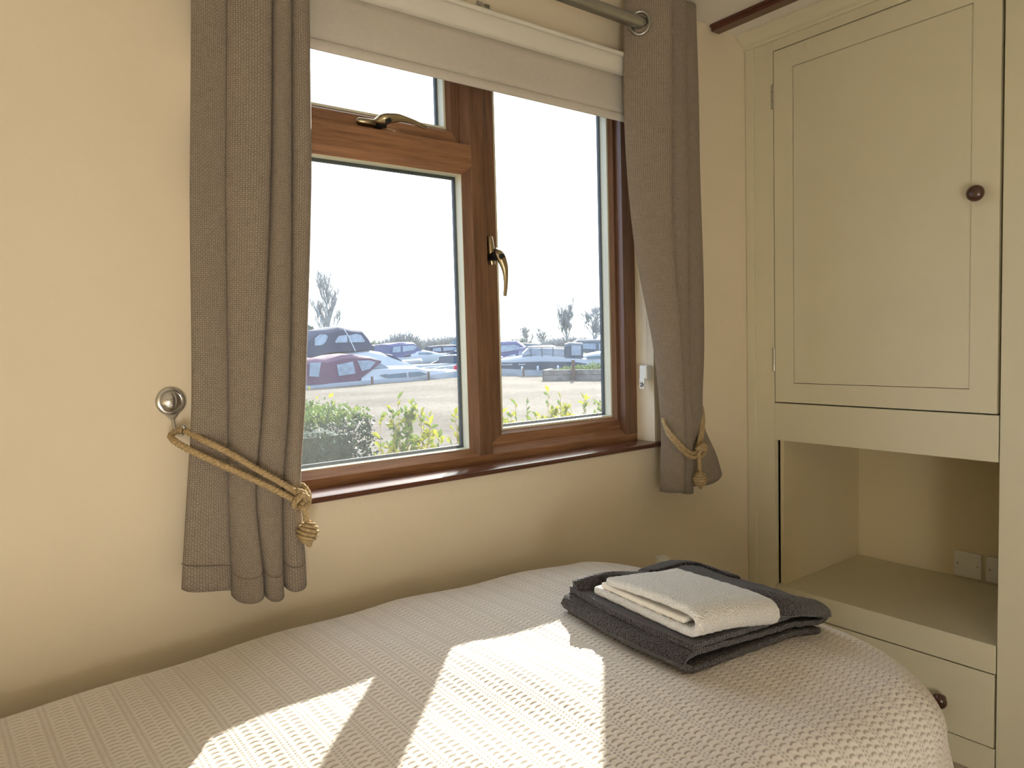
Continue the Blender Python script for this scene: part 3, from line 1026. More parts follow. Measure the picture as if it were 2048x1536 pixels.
# second thickness of the flap with its own edge towards the back
c2 = [[p + Vector((0.003, 0.003, 0.0080 - 0.0010 * i)) for p in row[13:29]] for i, row in enumerate((P[13], P[15], P[17], P[19], P[21], P[23]))]
sheet_obj('flap_hem', c2, M['terry_dark'], dt, 0.009)

wt = thing('hand_towel', 'folded white hand towel on top of the charcoal towel', 'towel', loc=(0, 0, 0))
Wt = Vector((0.945, -0.700, 0)); Wl = Vector((0.957, -0.440, 0)); Wr = Vector((1.175, -0.712, 0))
al = (Wl - Wt).normalized(); Ll = (Wl - Wt).length
ar = (Wr - Wt).normalized(); Lr = (Wr - Wt).length
prof = [(Ll * 1.00, 0.012), (Ll * .6, 0.009), (0.035, 0.009), (0.008, 0.014), (-0.003, 0.028), (0.004, 0.043), (0.035, 0.048), (Ll * .55, 0.045), (Ll * .86, 0.040)]
P = ribbon('', prof, al, ar, 1, (Wt.x, Wt.y, 0), lambda s: (0.0, Lr * (1.0 - 0.10 * s)), None, wt, 0.016, nd=30)
for i, row in enumerate(P):
    for j, q in enumerate(row):
        t = j / (len(row) - 1)
        row[j] = lift(q + Vector((0, 0, 0.0485 + 0.004 * math.sin(2.6 * t + i * 0.05) - 0.010 * (t ** 3))))
sheet_obj('outer_fold', P, M['terry_white'], wt, 0.0165, 0.0010)
prof = [(Ll * .93, 0.027), (Ll * .5, 0.0265), (0.05, 0.0285), (0.030, 0.029)]
P = ribbon('', prof, al, ar, 1, (Wt.x, Wt.y, 0), lambda s: (0.004, Lr * .95), None, wt, 0.011, nd=20)
for row in P:
    for j, q in enumerate(row): row[j] = lift(q + Vector((0, 0, 0.0485)))
sheet_obj('inner_layer', P, M['hem_white'], wt, 0.012, 0.0006)

#EXTERIOR

# ------------------------------------------------------------------ fill added behind the camera to brighten the room
def emis(name, col, s):
    m = Mat(name)
    e = m.n('ShaderNodeEmission'); e.inputs[0].default_value = (*col, 1); e.inputs[1].default_value = s
    return m.done(e.outputs[0])


fill_light = thing('fill_column', 'low glowing white column added behind the camera to brighten the room', 'fill_light', loc=(-0.40, -2.50, 0))
MB().lathe([(0.10, 0.16), (0.165, 0.18), (0.17, 0.3), (0.17, 0.7), (0.165, 0.82), (0.10, 0.84)], (0, 0, 0), (0, 0, 1), 32).build('shade', emis('fill_glow', (1.0, 0.97, 0.94), FILL_LIGHT), fill_light, smooth=60)
MB().lathe([(0, 0), (0.13, 0), (0.13, 0.015), (0.012, 0.03), (0.012, 0.16), (0, 0.16)], (0, 0, 0), (0, 0, 1), 24).build('stand', M['knob'], fill_light, smooth=40)

# ------------------------------------------------------------------ outdoors: ground, water
def gravel_mat():
    m = Mat('pale_gravel')
    f = m.noise(9, 6, 0.75); g = m.noise(70, 3, 0.7); h = m.noise(0.35, 3)
    t = m.math('ADD', m.math('MULTIPLY', f, 0.4), m.math('ADD', m.math('MULTIPLY', g, 0.35), m.math('MULTIPLY', h, 0.25)))
    c = m.ramp(t, [(0.42, (0.066, 0.053, 0.039)), (0.50, (0.122, 0.102, 0.079)), (0.58, (0.185, 0.160, 0.129))])
    return m.done(m.pbr(c, 0.95, 0, m.bump(f, 0.03), 0.1))


def water_mat():
    m = Mat('marina_water')
    return m.done(m.pbr((0.10, 0.14, 0.16), 0.12, 0, m.bump(m.noise(3, 3, stretch=(1, 2, 1)), 0.02), 0.5))


M['gravel'] = gravel_mat()
M['water'] = water_mat()
M['grass'] = plain('winter_grass', (0.11, 0.125, 0.06), 0.95, var=0.3, scale=1.2, spec=0.1)
M['soil'] = plain('dark_soil', (0.12, 0.09, 0.06), 0.95, var=0.3, scale=14, spec=0.1)
GZ = -0.30
mb = MB()
mb.prism([(-25, 0.205), (40, 0.205), (40, 9.0), (30, 14.6), (21.0, 21.6), (19.6, 22.8), (18.5, 24.0), (17.2, 24.9), (14, 24.2), (10, 23.6), (-25, 22.5)], GZ - 0.6, GZ, 'z')
struct(mb.build('gravel_yard', M['gravel']))
struct(box_obj('water', (-120, 200, 5, 62, -1.2, -0.72), M['water']))
struct(box_obj('far_bank', (-150, 260, 62, 260, -1.2, -0.45), M['grass']))

# ------------------------------------------------------------------ hedge and shrubs
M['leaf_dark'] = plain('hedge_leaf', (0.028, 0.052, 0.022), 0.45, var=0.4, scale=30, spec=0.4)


def leaf_mat(name, lo, hi):
    m = Mat(name)
    c = m.ramp(m.noise(25, 3), [(0.3, lo), (0.7, hi)])
    d_ = m.pbr(c, 0.4, 0, None, 0.4)
    t_ = m.n('ShaderNodeBsdfTranslucent'); m.l(c, t_.inputs['Color'])
    return m.done(m.mixsh(0.5, d_, t_.outputs[0]))


M['leaf'] = leaf_mat('yellow_green_leaf', (0.17, 0.21, 0.015), (0.33, 0.31, 0.04))
M['leaf2'] = leaf_mat('mid_green_leaf', (0.07, 0.13, 0.025), (0.17, 0.22, 0.04))
M['hedge_top'] = leaf_mat('hedge_leaf_lit', (0.05, 0.095, 0.022), (0.14, 0.19, 0.05))  # hedge top's sunlit tone put into the leaf colour; planter reuses it
M['bark'] = plain('grey_brown_bark', (0.30, 0.25, 0.20), 0.9, var=0.2, scale=20)
M['bark_far'] = plain('pale_grey_bark', (0.30, 0.29, 0.27), 0.9, var=0.1, scale=3)


def leaf_cloud(P, N, size, mat, name, parent):
    """many small folded leaves in one mesh (numpy)"""
    n = len(P)
    d1 = rng.normal(size=(n, 3)); d1 /= np.linalg.norm(d1, axis=1, keepdims=True)
    d1 = d1 * 0.75 + N * 0.65; d1 /= np.linalg.norm(d1, axis=1, keepdims=True)
    d2 = np.cross(d1, rng.normal(size=(n, 3))); d2 /= np.linalg.norm(d2, axis=1, keepdims=True)
    d3 = np.cross(d1, d2)
    s = size * rng.uniform(0.7, 1.3, (n, 1))
    V = np.stack([P, P + d1 * s * .5 + d2 * s * .26 + d3 * s * .08, P + d1 * s, P + d1 * s * .5 - d2 * s * .26 + d3 * s * .08], 1).reshape(-1, 3)
    F = [(4 * i, 4 * i + 1, 4 * i + 2, 4 * i + 3) for i in range(n)]
    me = bpy.data.meshes.new(name)
    me.from_pydata(V.tolist(), [], F)
    me.materials.append(mat)
    o = bpy.data.objects.new(name, me); link(o, parent); o['kind'] = 'stuff'
    return o


hedge = thing('hedge', 'clipped dark green hedge outside the left window pane', 'hedge', loc=(0, 0, 0))
HX0, HX1, HY0, HY1, HZ = -0.9, 1.365, 1.32, 2.50, 0.895
core = MB(); core.box(HX0 + .08, HX1 - .07, HY0 + .07, HY1 - .07, GZ, HZ - .07)
core.build('branch_core', M['leaf_dark'], hedge)


def on_box(n, face):
    if face == 'front': P = np.stack([rng.uniform(HX0, HX1, n), rng.normal(HY0 + .02, .022, n), rng.uniform(GZ + .3, HZ, n)], 1); N = np.tile([0, -1, 0.2], (n, 1))
    if face == 'right': P = np.stack([rng.normal(HX1 - .02, .022, n), rng.uniform(HY0, HY1, n), rng.uniform(GZ + .3, HZ, n)], 1); N = np.tile([1, 0, 0.2], (n, 1))
    if face == 'top': P = np.stack([rng.uniform(HX0, HX1, n), rng.uniform(HY0, HY1, n), rng.normal(HZ, .018, n)], 1); N = np.tile([0, 0, 1.0], (n, 1))
    return P, N


Pf, Nf = on_box(17000, 'front'); Pr_, Nr_ = on_box(7000, 'right')
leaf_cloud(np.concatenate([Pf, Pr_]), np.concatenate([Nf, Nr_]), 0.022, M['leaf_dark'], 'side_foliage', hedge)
Pt, Nt = on_box(20000, 'top')
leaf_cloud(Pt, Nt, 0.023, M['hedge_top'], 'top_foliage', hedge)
Pt, Nt = on_box(260, 'top')
Pt[:, 2] += rng.uniform(0.02, 0.10, 260) * (rng.uniform(0, 1, 260) > .5)
leaf_cloud(Pt, Nt, 0.034, M['leaf'], 'fresh_shoots', hedge)


def leaf_mesh(name, L, W, mat):
    mb = MB()
    pts = [(0, 0, 0), (W * .35, L * .28, .004), (W * .5, L * .58, .002), (0, L, -.006), (-W * .5, L * .58, .002), (-W * .35, L * .28, .004), (0, L * .45, -.005)]
    mb.add(pts, [(0, 1, 6), (1, 2, 6), (2, 3, 6), (3, 4, 6), (4, 5, 6), (5, 0, 6)])
    me = bpy.data.meshes.new(name); me.from_pydata(mb.v, [], mb.f); me.materials.append(mat)
    me.polygons.foreach_set('use_smooth', [True] * 6)
    return me


leaf_a = leaf_mesh('leaf', 0.040, 0.018, M['leaf'])
leaf_b = leaf_mesh('leaf_green', 0.038, 0.018, M['leaf2'])
shrubs = [(1.386, 1.10, 0.99, 30), (1.300, 1.12, 0.905, 14), (1.450, 1.07, 0.925, 26), (1.525, 1.12, 0.905, 24), (1.635, 1.06, 0.905, 20), (1.69, 1.14, 0.885, 10),
          (2.130, 1.08, 0.968, 24), (1.905, 1.12, 0.910, 14), (1.975, 1.10, 0.925, 22), (2.060, 1.14, 0.918, 16), (2.225, 1.10, 0.938, 28), (2.340, 1.08, 0.925, 26), (2.425, 1.14, 0.905, 14), (2.51, 1.08, 0.93, 18)]
desc = ['tallest yellow-green shrub shoot outside the left pane', 'short shrub shoot right beside the clipped hedge', 'bushy shrub shoot just right of the tallest left-pane shoot',
        'middle shrub shoot near the bottom of the left pane', 'shrub shoot near the right edge of the left pane', 'low shrub shoot touching the mullion side of the left pane',
        'tallest shrub shoot outside the right pane, left of centre', 'low shrub shoot at the left edge of the right pane', 'second shrub shoot from the left in the right pane',
        'short shrub shoot left of the tallest right-pane shoot', 'leafy shrub shoot in the middle of the right pane', 'leafy shrub shoot right of the middle of the right pane',
        'small shrub shoot near the right edge of the right pane', 'rightmost shrub shoot in the right pane']
for (x, y, zt, nl), ds in zip(shrubs, desc):
    sh = thing('shrub', ds, 'shrub', 'young shrubs under the window', (x, y, GZ))
    st = MB()
    stems = [((0, 0, 0), (random.uniform(-.02, .02), 0, .7), (random.uniform(-.02, .02), random.uniform(-.02, .02), zt - GZ - 0.01))]
    for k in range(max(1, nl // 9)):
        a = random.uniform(0, 6.28); r_ = random.uniform(.04, .085)
        h = zt - GZ - random.uniform(.04, .14)
        stems.append(((0, 0, h - .22), (math.cos(a) * r_ * .6, math.sin(a) * r_ * .6, h - .10), (math.cos(a) * r_, math.sin(a) * r_, h)))
    sps = [spline(s_, 9) for s_ in stems]
    for sp in sps:
        st.tube(sp, [0.006 - .0045 * i / 8 for i in range(9)], 5)
    st.build('stem', M['bark'], sh, smooth=60)
    for k in range(nl):
        sp = sps[k % len(sps)]
        t = random.uniform(0.62, 1.0) if k % len(sps) else random.uniform(0.83, 1.0)
        if k < len(sps): t = 1.0
        i = min(7, int(t * 8)); p = sp[i].lerp(sp[i + 1], t * 8 - i)
        o = bpy.data.objects.new('leaf', leaf_a if random.random() < .72 else leaf_b)
        link(o, sh)
        o.location = p
        el = random.uniform(0.7, 1.4) if t < 1 else random.uniform(1.2, 1.5)
        o.rotation_euler = (el, random.uniform(-.9, .9), random.uniform(0, 6.28))
        s_ = random.uniform(.7, 1.15); o.scale = (s_, s_, s_)

# the many further leaves lower on the shrubs
    nc = nl * (9 if x < 1.8 else 16)
    tk_ = rng.integers(0, len(sps), nc); ti = rng.uniform(0.1, 1.0, nc)
    Pc = np.array([np.array(sps[a][min(8, int(b * 8))]) for a, b in zip(tk_, ti)]) + rng.normal(0, .018, (nc, 3))
    Pc = Pc[Pc[:, 2] > 0.75]
    leaf_cloud(Pc, np.tile([0, 0, 1.0], (len(Pc), 1)), 0.030, M['leaf2'] if random.random() < .4 else M['leaf'], 'lower_foliage', sh)

# ------------------------------------------------------------------ mooring posts and planter
M['post'] = plain('brown_timber_post', (0.12, 0.065, 0.042), 0.85, var=0.25, scale=12)
M['sleeper'] = plain('weathered_sleeper', (0.17, 0.145, 0.12), 0.9, var=0.35, scale=4)
for (x, y, h, wd_, lb_) in [(12.45, 23.75, 0.30, .10, 'short brown mooring post in front of the burgundy-canopy boat stern half'), (15.30, 24.30, 0.34, .10, 'short brown mooring post in front of the burgundy-canopy boat bow'),
                            (18.95, 22.55, 0.36, .09, 'short brown mooring post before the dark-striped speedboat bow'), (17.90, 18.24, 0.76, .13, 'tall brown post standing against the raised planter')]:
    p = MB(); p.lathe([(wd_ * .5, 0), (wd_ * .5, h - .02), (wd_ * .42, h), (0, h + .004)], (x, y, GZ), (0, 0, 1), 12)
    tag(p.build('mooring_post', M['post'], smooth=50), lb_, 'post', 'timber posts by the water')
pl = thing('planter', 'raised planter of weathered timber sleepers beyond the right pane', 'planter')
for k in range(2):
    for (p0, p1) in (((17.30, 19.20), (17.98, 18.46)), ((18.00, 18.50), (19.1, 16.2))):
        a = Vector((*p0, 0)); b = Vector((*p1, 0)); t = (b - a).normalized(); nrm = Vector((-t.y, t.x, 0)) * 0.09
        mb = MB(); z0 = GZ + k * .20 + .003; z1 = z0 + .19
        q = [a - nrm, b - nrm, b + nrm, a + nrm]
        mb.add([(v.x, v.y, z0) for v in q] + [(v.x, v.y, z1) for v in q], [(0, 3, 2, 1), (4, 5, 6, 7), (0, 1, 5, 4), (1, 2, 6, 5), (2, 3, 7, 6), (3, 0, 4, 7)])
        mb.build('sleeper', M['sleeper'], pl, bevel=0.012)
    mb = MB(); z0 = GZ + k * .20 + .003
    a = Vector((17.36, 19.25, 0)); b = Vector((18.4, 20.1, 0)); t = (b - a).normalized(); nrm = Vector((-t.y, t.x, 0)) * 0.09
    q = [a - nrm, b - nrm, b + nrm, a + nrm]
    mb.add([(v.x, v.y, z0) for v in q] + [(v.x, v.y, z0 + .19) for v in q], [(0, 3, 2, 1), (4, 5, 6, 7), (0, 1, 5, 4), (1, 2, 6, 5), (2, 3, 7, 6), (3, 0, 4, 7)])
    mb.build('end_sleeper', M['sleeper'], pl, bevel=0.012)
mb = MB(); mb.prism([(17.45, 19.2), (18.05, 18.6), (19.1, 16.4), (21.5, 17.5), (18.5, 20.0)], GZ, GZ + 0.34, 'z'); mb.build('soil', M['soil'], pl)
n = 1500
tt = rng.uniform(0, 1, n) ** .8
Pp = np.stack([18.0 + 1.2 * tt + rng.normal(.3, .25, n), 18.9 - 2.4 * tt + rng.normal(.15, .2, n), GZ + .36 + np.abs(rng.normal(0, .13, n)) * (.3 + tt)], 1)
leaf_cloud(Pp, np.tile([0, 0, 1.0], (n, 1)), 0.09, M['hedge_top'], 'bedding_plants', pl)

# ------------------------------------------------------------------ boats
M['gel'] = plain('white_gelcoat', (0.42, 0.44, 0.46), 0.25, var=0.03, scale=1)
M['burgundy'] = plain('burgundy_canvas', (0.10, 0.042, 0.075), 0.8, var=0.12, scale=4)
M['navy'] = plain('navy_canvas', (0.020, 0.028, 0.058), 0.8, var=0.15, scale=4)
M['purple'] = plain('blue_purple_canvas', (0.075, 0.08, 0.165), 0.8, var=0.12, scale=4)
M['grey_canvas'] = plain('grey_canvas', (0.07, 0.085, 0.10), 0.8, var=0.12, scale=4)
M['vinyl'] = plain('clear_vinyl_window', (0.22, 0.26, 0.30), 0.15, var=0.18, scale=5)
M['tint'] = plain('tinted_boat_glass', (0.10, 0.15, 0.18), 0.08, var=0.2, scale=3)
M['stripe'] = plain('dark_blue_hull_stripe', (0.030, 0.050, 0.078), 0.3)
M['inflatable'] = plain('grey_inflatable_tube', (0.22, 0.215, 0.22), 0.5)
M['red'] = plain('red_flag_cloth', (0.55, 0.05, 0.08), 0.8)
M['roofblue'] = plain('slate_roof', (0.20, 0.25, 0.28), 0.8)


def ring_loft(mb, rings):
    m_ = len(rings[0])
    s = mb.add([p for r_ in rings for p in r_], [])
    for i in range(len(rings) - 1):
        for k in range(m_):
            k2 = (k + 1) % m_
            mb.f.append((s + i * m_ + k, s + i * m_ + k2, s + (i + 1) * m_ + k2, s + (i + 1) * m_ + k))
    mb.f.append(tuple(s + k for k in range(m_))[::-1]); mb.f.append(tuple(s + (len(rings) - 1) * m_ + k for k in range(m_)))


def ip(x, tab):
    return float(np.interp(x, [t[0] for t in tab], [t[1] for t in tab]))


def half_beam(s, B): return B / 2 * (0.86 + 0.14 * min(1, s * 4)) * max(0.02, 1 - s ** 3.4) ** 0.72


def hull(parent, L, B, sheer, draft=-0.35, mat='gel', z_lo=None, z_hi=None, name='hull', out=0.0):
    mb = MB(); rings = []
    for k in range(17):
        s = k / 16; b = half_beam(s, B) + out; zs_ = ip(s * L, sheer) if z_hi is None else ip(s * L, z_hi)
        lo = draft * (1 - s ** 5) if z_lo is None else ip(s * L, z_lo)
        rake = 1 - 0.05 * 0
        mid = lo + (zs_ - lo) * .5
        x = s * L
        if z_lo is None:
            rings.append([(x, -b, zs_), (x - .02 * s * L * .3, -b * .95, mid), (x - .1 * s ** 3 * L, -b * .66, lo + .1), (x - .14 * s ** 3 * L, 0, lo), (x - .1 * s ** 3 * L, b * .66, lo + .1), (x - .02 * s * L * .3, b * .95, mid), (x, b, zs_)])
        else:
            rings.append([(x, -b, zs_), (x - .015 * s * L * .3, -b * .985, lo), (x - .015 * s * L * .3, b * .985, lo), (x, b, zs_)])
    ring_loft(mb, rings)
    return mb.build(name, M[mat], parent, smooth=50)


def block(parent, name, st, mat, crown=0.04, sm=40):
    """st: (l, zb, zt, w)"""
    mb = MB(); rings = []
    for (l_, zb, zt, w_) in st:
        h = max(zt - zb, .01)
        rings.append([(l_, -w_, zb), (l_, -w_, zb + h * .86), (l_, -w_ * .86, zt), (l_, 0, zt + crown), (l_, w_ * .86, zt), (l_, w_, zb + h * .86), (l_, w_, zb)])
    ring_loft(mb, rings)
    return mb.build(name, M[mat], parent, smooth=sm)


def side_panel(parent, name, poly, w_, mat, th=0.03):
    """window panels on both sides"""
    for s in (-1, 1):
        mb = MB(); mb.prism(poly, s * w_, s * (w_ + th), 'y')
        mb.build(name, M[mat], parent)


# burgundy canopy boat
bb = thing('boat', 'white cabin cruiser with burgundy canvas canopy, nearest on the left', 'boat', 'moored boats', (9.70, 25.12, 0), 0.05)
hull(bb, 7.9, 2.2, [(0, -.22), (2.4, -.16), (5.5, -.12), (7.9, -.02)], draft=-0.9)
block(bb, 'cabin', [(2.5, -.2, .22, .98), (3.0, -.2, .31, .98), (5.1, -.2, .27, .92), (5.5, -.18, .15, .86), (6.9, -.15, .03, .45)], 'gel')
block(bb, 'canopy', [(.28, -.20, .70, 1.0), (.75, -.20, .76, 1.03), (1.1, -.20, .72, 1.03), (1.75, -.19, .86, 1.03), (2.1, -.18, .88, 1.03), (2.3, -.16, .86, 1.03), (2.9, .20, .78, 1.02), (3.4, .52, .58, 1.0)], 'burgundy')
side_panel(bb, 'canopy_window', [(1.45, .50), (2.13, .60), (2.22, .13), (1.52, .07)], 1.03, 'vinyl')
side_panel(bb, 'canopy_window', [(2.32, .62), (2.85, .62), (3.12, .54), (2.85, .28), (2.50, .20)], 1.03, 'vinyl')
side_panel(bb, 'canopy_window', [(.38, .62), (.82, .62), (.70, .08), (.34, .12)], 1.02, 'vinyl')
side_panel(bb, 'cabin_window', [(3.32, .02), (3.64, .04), (3.66, -.12)], .99, 'tint')
side_panel(bb, 'cabin_window', [(3.70, .02), (4.54, .05), (4.56, -.13), (3.72, -.14)], .98, 'tint')
side_panel(bb, 'cabin_window', [(4.68, .06), (5.20, .06), (5.62, -.08), (4.70, -.13)], .96, 'tint')
block(bb, 'windscreen', [(3.02, .28, .62, .94), (3.35, .28, .55, .92), (3.80, .27, .30, .88)], 'vinyl', 0.02)
mb = MB(); mb.tube([(6.0, -.62, .12), (6.6, -.5, .18), (7.5, -.16, .20), (7.75, 0, .22), (7.5, .16, .20), (6.6, .5, .18), (6.0, .62, .12)], .016, 6)
for x, y in ((6.0, .62), (6.6, .5), (7.5, .16)):
    for s in (-1, 1): mb.tube([(x, s * y, -.06), (x, s * y, .2 if x > 6.1 else .12)], .014, 6)
mb.build('bow_rail', M['steel'], bb, smooth=60)

# navy flybridge boat
nb = thing('boat', 'large white cruiser with navy canvas canopy behind the burgundy one', 'boat', 'moored boats', (11.2, 30.3, 0), 0.10)
hull(nb, 9.6, 2.9, [(0, .18), (4, .15), (9.6, .12)], draft=-1.0)
block(nb, 'cabin', [(.9, .1, .72, 1.25), (3.9, .1, .98, 1.25), (4.6, .1, .86, 1.2), (5.2, .1, .62, 1.1), (6.6, .1, .2, .8)], 'gel')
block(nb, 'canopy', [(.55, .74, 1.10, 1.20), (.85, .76, 1.62, 1.22), (1.2, .80, 1.90, 1.22), (1.8, .92, 1.95, 1.22), (2.4, .95, 2.08, 1.22), (3.0, .95, 1.98, 1.22), (3.6, .98, 1.92, 1.22), (3.85, 1.0, 1.60, 1.22), (4.1, 1.02, 1.18, 1.20)], 'navy')
side_panel(nb, 'canopy_window', [(2.10, 1.42), (2.28, 1.66), (2.72, 1.72), (2.74, 1.37), (2.14, 1.36)], 1.22, 'vinyl')
side_panel(nb, 'canopy_window', [(2.82, 1.37), (2.80, 1.68), (3.2, 1.76), (3.45, 1.70), (3.66, 1.42), (3.58, 1.36)], 1.22, 'vinyl')
side_panel(nb, 'canopy_window', [(1.08, 1.26), (1.10, 1.58), (1.36, 1.76), (1.66, 1.74), (1.75, 1.64), (1.62, 1.40), (1.42, 1.27)], 1.22, 'vinyl')
block(nb, 'windscreen_cover', [(5.0, .55, .78, 1.02), (5.35, .45, .72, 1.0), (5.95, .30, .40, .92)], 'navy', 0.02)
mb = MB(); mb.tube([(3.1, -1.3, .95), (2.75, -1.26, 1.7), (2.55, -1.2, 2.05)], .025, 6); mb.build('grab_post', M['gel'], nb)
mb = MB(); mb.tube([(2.2, 0, 2.0), (1.9, 0, 3.2)], .012, 5); mb.build('aerial', M['gel'], nb)

# dark striped speedboat in the right pane (bow to the left)
sb = thing('boat', 'white speedboat with wide dark blue hull stripe in the right pane', 'boat', 'moored boats', (22.6, 22.55, 0), math.atan2(0.608, -0.794) - 0.04)
hull(sb, 4.75, 1.7, [(0, .33), (1.0, .40), (1.8, .48), (2.9, .42), (4.75, .27)], draft=-0.75)
hull(sb, 4.75, 1.7, None, mat='stripe', z_lo=[(0, .08), (.6, -.06), (2, -.10), (4.75, .04)], z_hi=[(0, .12), (.6, .22), (2, .27), (4.75, .25)], name='hull_stripe', out=0.012)
block(sb, 'deck', [(1.0, .36, .55, .62), (2.0, .40, .64, .6), (2.9, .36, .52, .5), (4.2, .26, .34, .22)], 'gel')
block(sb, 'canopy', [(.15, .36, 1.02, .72), (.75, .38, 1.06, .74), (.95, .42, 1.00, .74)], 'grey_canvas')
side_panel(sb, 'canopy_window', [(.25, .50), (.25, .94), (.68, .96), (.68, .50)], .74, 'vinyl')
block(sb, 'side_screen', [(.98, .50, .84, .70), (1.8, .60, .88, .68), (2.6, .58, .92, .62), (2.9, .52, .62, .55)], 'vinyl', 0.05)
mb = MB()
for x in (.98, 1.5, 2.0, 2.5):
    for s in (-1, 1): mb.tube([(x, s * .71, .48), (x, s * .70, .88)], .02, 6)
mb.tube([(.95, .72, .86), (1.8, .70, .90), (2.75, .64, .92)], .025, 6); mb.tube([(.95, -.72, .86), (1.8, -.70, .90), (2.75, -.64, .92)], .025, 6)
mb.build('canopy_frame', M['grey_canvas'], sb)
for x in (1.3, 2.2, 2.9):
    mb = MB(); mb.lathe([(0.001, 0), (.05, .03), (.055, .2), (.05, .28), (0.001, .32)], (x, .93 - .05 * (x > 2.5), -.22), (0, 0, 1), 10); mb.build('fender', M['gel'], sb, smooth=60)


def text_obj(parent, s, size, loc, rot, mat, name):
    cu = bpy.data.curves.new(name, 'FONT'); cu.body = s; cu.size = size; cu.extrude = 0.003; cu.align_x = 'CENTER'
    o = bpy.data.objects.new('tmp', cu); scene.collection.objects.link(o)
    dg = bpy.context.evaluated_depsgraph_get()
    me = bpy.data.meshes.new_from_object(o.evaluated_get(dg))
    bpy.data.objects.remove(o, do_unlink=True)
    me.materials.clear(); me.materials.append(mat)
    m_ = bpy.data.objects.new(name, me); link(m_, parent); m_.location = loc; m_.rotation_euler = rot
    return m_


# pale lettering strokes on the stripe (too small to read in the photo)
for (x0, x1, zz) in ((3.35, 4.05, .14), (2.75, 3.05, .14)):
    mb = MB(); xx = x0
    while xx < x1:
        w_ = random.uniform(.03, .06); yb = half_beam(xx / 4.75, 1.7) + .016
        mb.box(xx, xx + w_, yb - .01, yb + .012, zz, zz + random.choice((.045, .06)))
        xx += w_ + .018
    mb.build('lettering', M['gel'], sb)


def cruiser(label, loc, rz, L=6.5, B=2.3, can='navy', z=1.0, top=0.9):
    b = thing('boat', label, 'boat', 'moored boats', loc, rz)
    hull(b, L, B, [(0, .1 * z), (L * .6, .16 * z), (L, .3 * z)], draft=-0.8)
    block(b, 'cabin', [(L * .35, .05, .55 * z, B * .42), (L * .55, .05, .62 * z, B * .40), (L * .72, .1, .42 * z, B * .34), (L * .88, .15, .26 * z, B * .15)], 'gel')
    block(b, 'canopy', [(L * .06, .10, top * .9, B * .42), (L * .2, .12, top, B * .43), (L * .40, .4 * z, top * 1.02, B * .42), (L * .52, .58 * z, .66 * z, B * .38)], can)
    side_panel(b, 'canopy_window', [(L * .09, .42 * top), (L * .10, .76 * top), (L * .20, .80 * top), (L * .20, .42 * top)], B * .43, 'vinyl')
    side_panel(b, 'canopy_window', [(L * .23, .44 * top), (L * .23, .80 * top), (L * .38, .82 * top), (L * .44, .70 * top), (L * .38, .52 * top)], B * .43, 'vinyl')
    side_panel(b, 'cabin_window', [(L * .46, .28 * z), (L * .47, .44 * z), (L * .64, .40 * z), (L * .68, .26 * z)], B * .41, 'tint')
    return b


cruiser('distant cruiser with blue-purple bimini canopy in the left pane', (27.3, 52.6, 0), 0.15, 7.5, 2.6, 'purple', 1.1, 1.35)
cruiser('small distant cruiser with dark canopy just right of the navy canopy', (34.5, 69.5, 0), 0.3, 6.5, 2.4, 'navy', 1.2, 1.25)
cruiser('distant white cruiser with navy cover near the mullion, left pane', (36.5, 61.0, 0), -0.3, 8.0, 2.7, 'navy', 1.3, 1.0)
cruiser('grey-blue covered cruiser at the right edge of the left pane', (20.9, 31.6, 0), 0.35, 6.0, 2.2, 'stripe', 0.8, 0.55)
cruiser('blue-covered cruiser at the left edge of the right pane', (27.6, 37.9, 0), -0.75, 6.0, 2.4, 'purple', 1.0, 1.2)
cruiser('cruiser with dark-framed canopy behind the speedboat bow', (35.0, 40.6, 0), 2.55, 6.5, 2.4, 'grey_canvas', 1.0, 1.05)
cruiser('cruiser with long grey canopy behind the speedboat windscreen', (36.0, 33.6, 0), 2.50, 7.0, 2.4, 'grey_canvas', 1.0, 1.15)
cruiser('pale canopied cruiser at the right edge of the right pane', (28.0, 22.5, 0), 2.40, 6.0, 2.2, 'grey_canvas', 0.9, 0.95)
cruiser('white cruiser beside the speedboat bow, nearest the mullion', (24.0, 29.6, 0), -1.0, 5.0, 2.0, 'purple', 0.9, 0.9)
cruiser('distant white cruiser between the purple bimini and the mullion', (30.5, 46.5, 0), -0.2, 6.0, 2.2, 'stripe', 0.8, 0.6)
# inflatable dinghy
dg_ = thing('dinghy', 'grey inflatable dinghy upturned beyond the burgundy boat', 'dinghy', None, (19.3, 33.6, 0.1), 0.1)
for s in (-1, 1):
    MB().tube(spline([(-.9, s * .42, .05), (0, s * .45, .06), (.7, s * .36, .10), (1.05, s * .02, .16)], 16), [.13, .17, .18, .18, .18, .18, .18, .18, .18, .18, .18, .18, .18, .17, .16, .14], 10).build('tube', M['inflatable'], dg_, smooth=60)
box_obj('bottom', (-.85, .75, -.36, .36, .0, .10), M['gel'], dg_)
# flag on a staff
fl = thing('flag', 'small red flag on a white staff at the burgundy boat bow', 'flag', None, (17.85, 25.75, -0.35))
MB().tube([(0, 0, 0), (0.0, 0, 0.75)], .014, 6).build('staff', M['gel'], fl)
xs_ = np.linspace(0, -.42, 8); zs_ = np.linspace(.70, .44, 4)
mb = MB(); mb.grid([[(x, .03 * math.sin(x * 14), z_ + .55 * x) for z_ in zs_] for x in xs_]); o = mb.build('cloth', M['red'], fl, smooth=179)
md = o.modifiers.new('thickness', 'SOLIDIFY'); md.thickness = 0.006

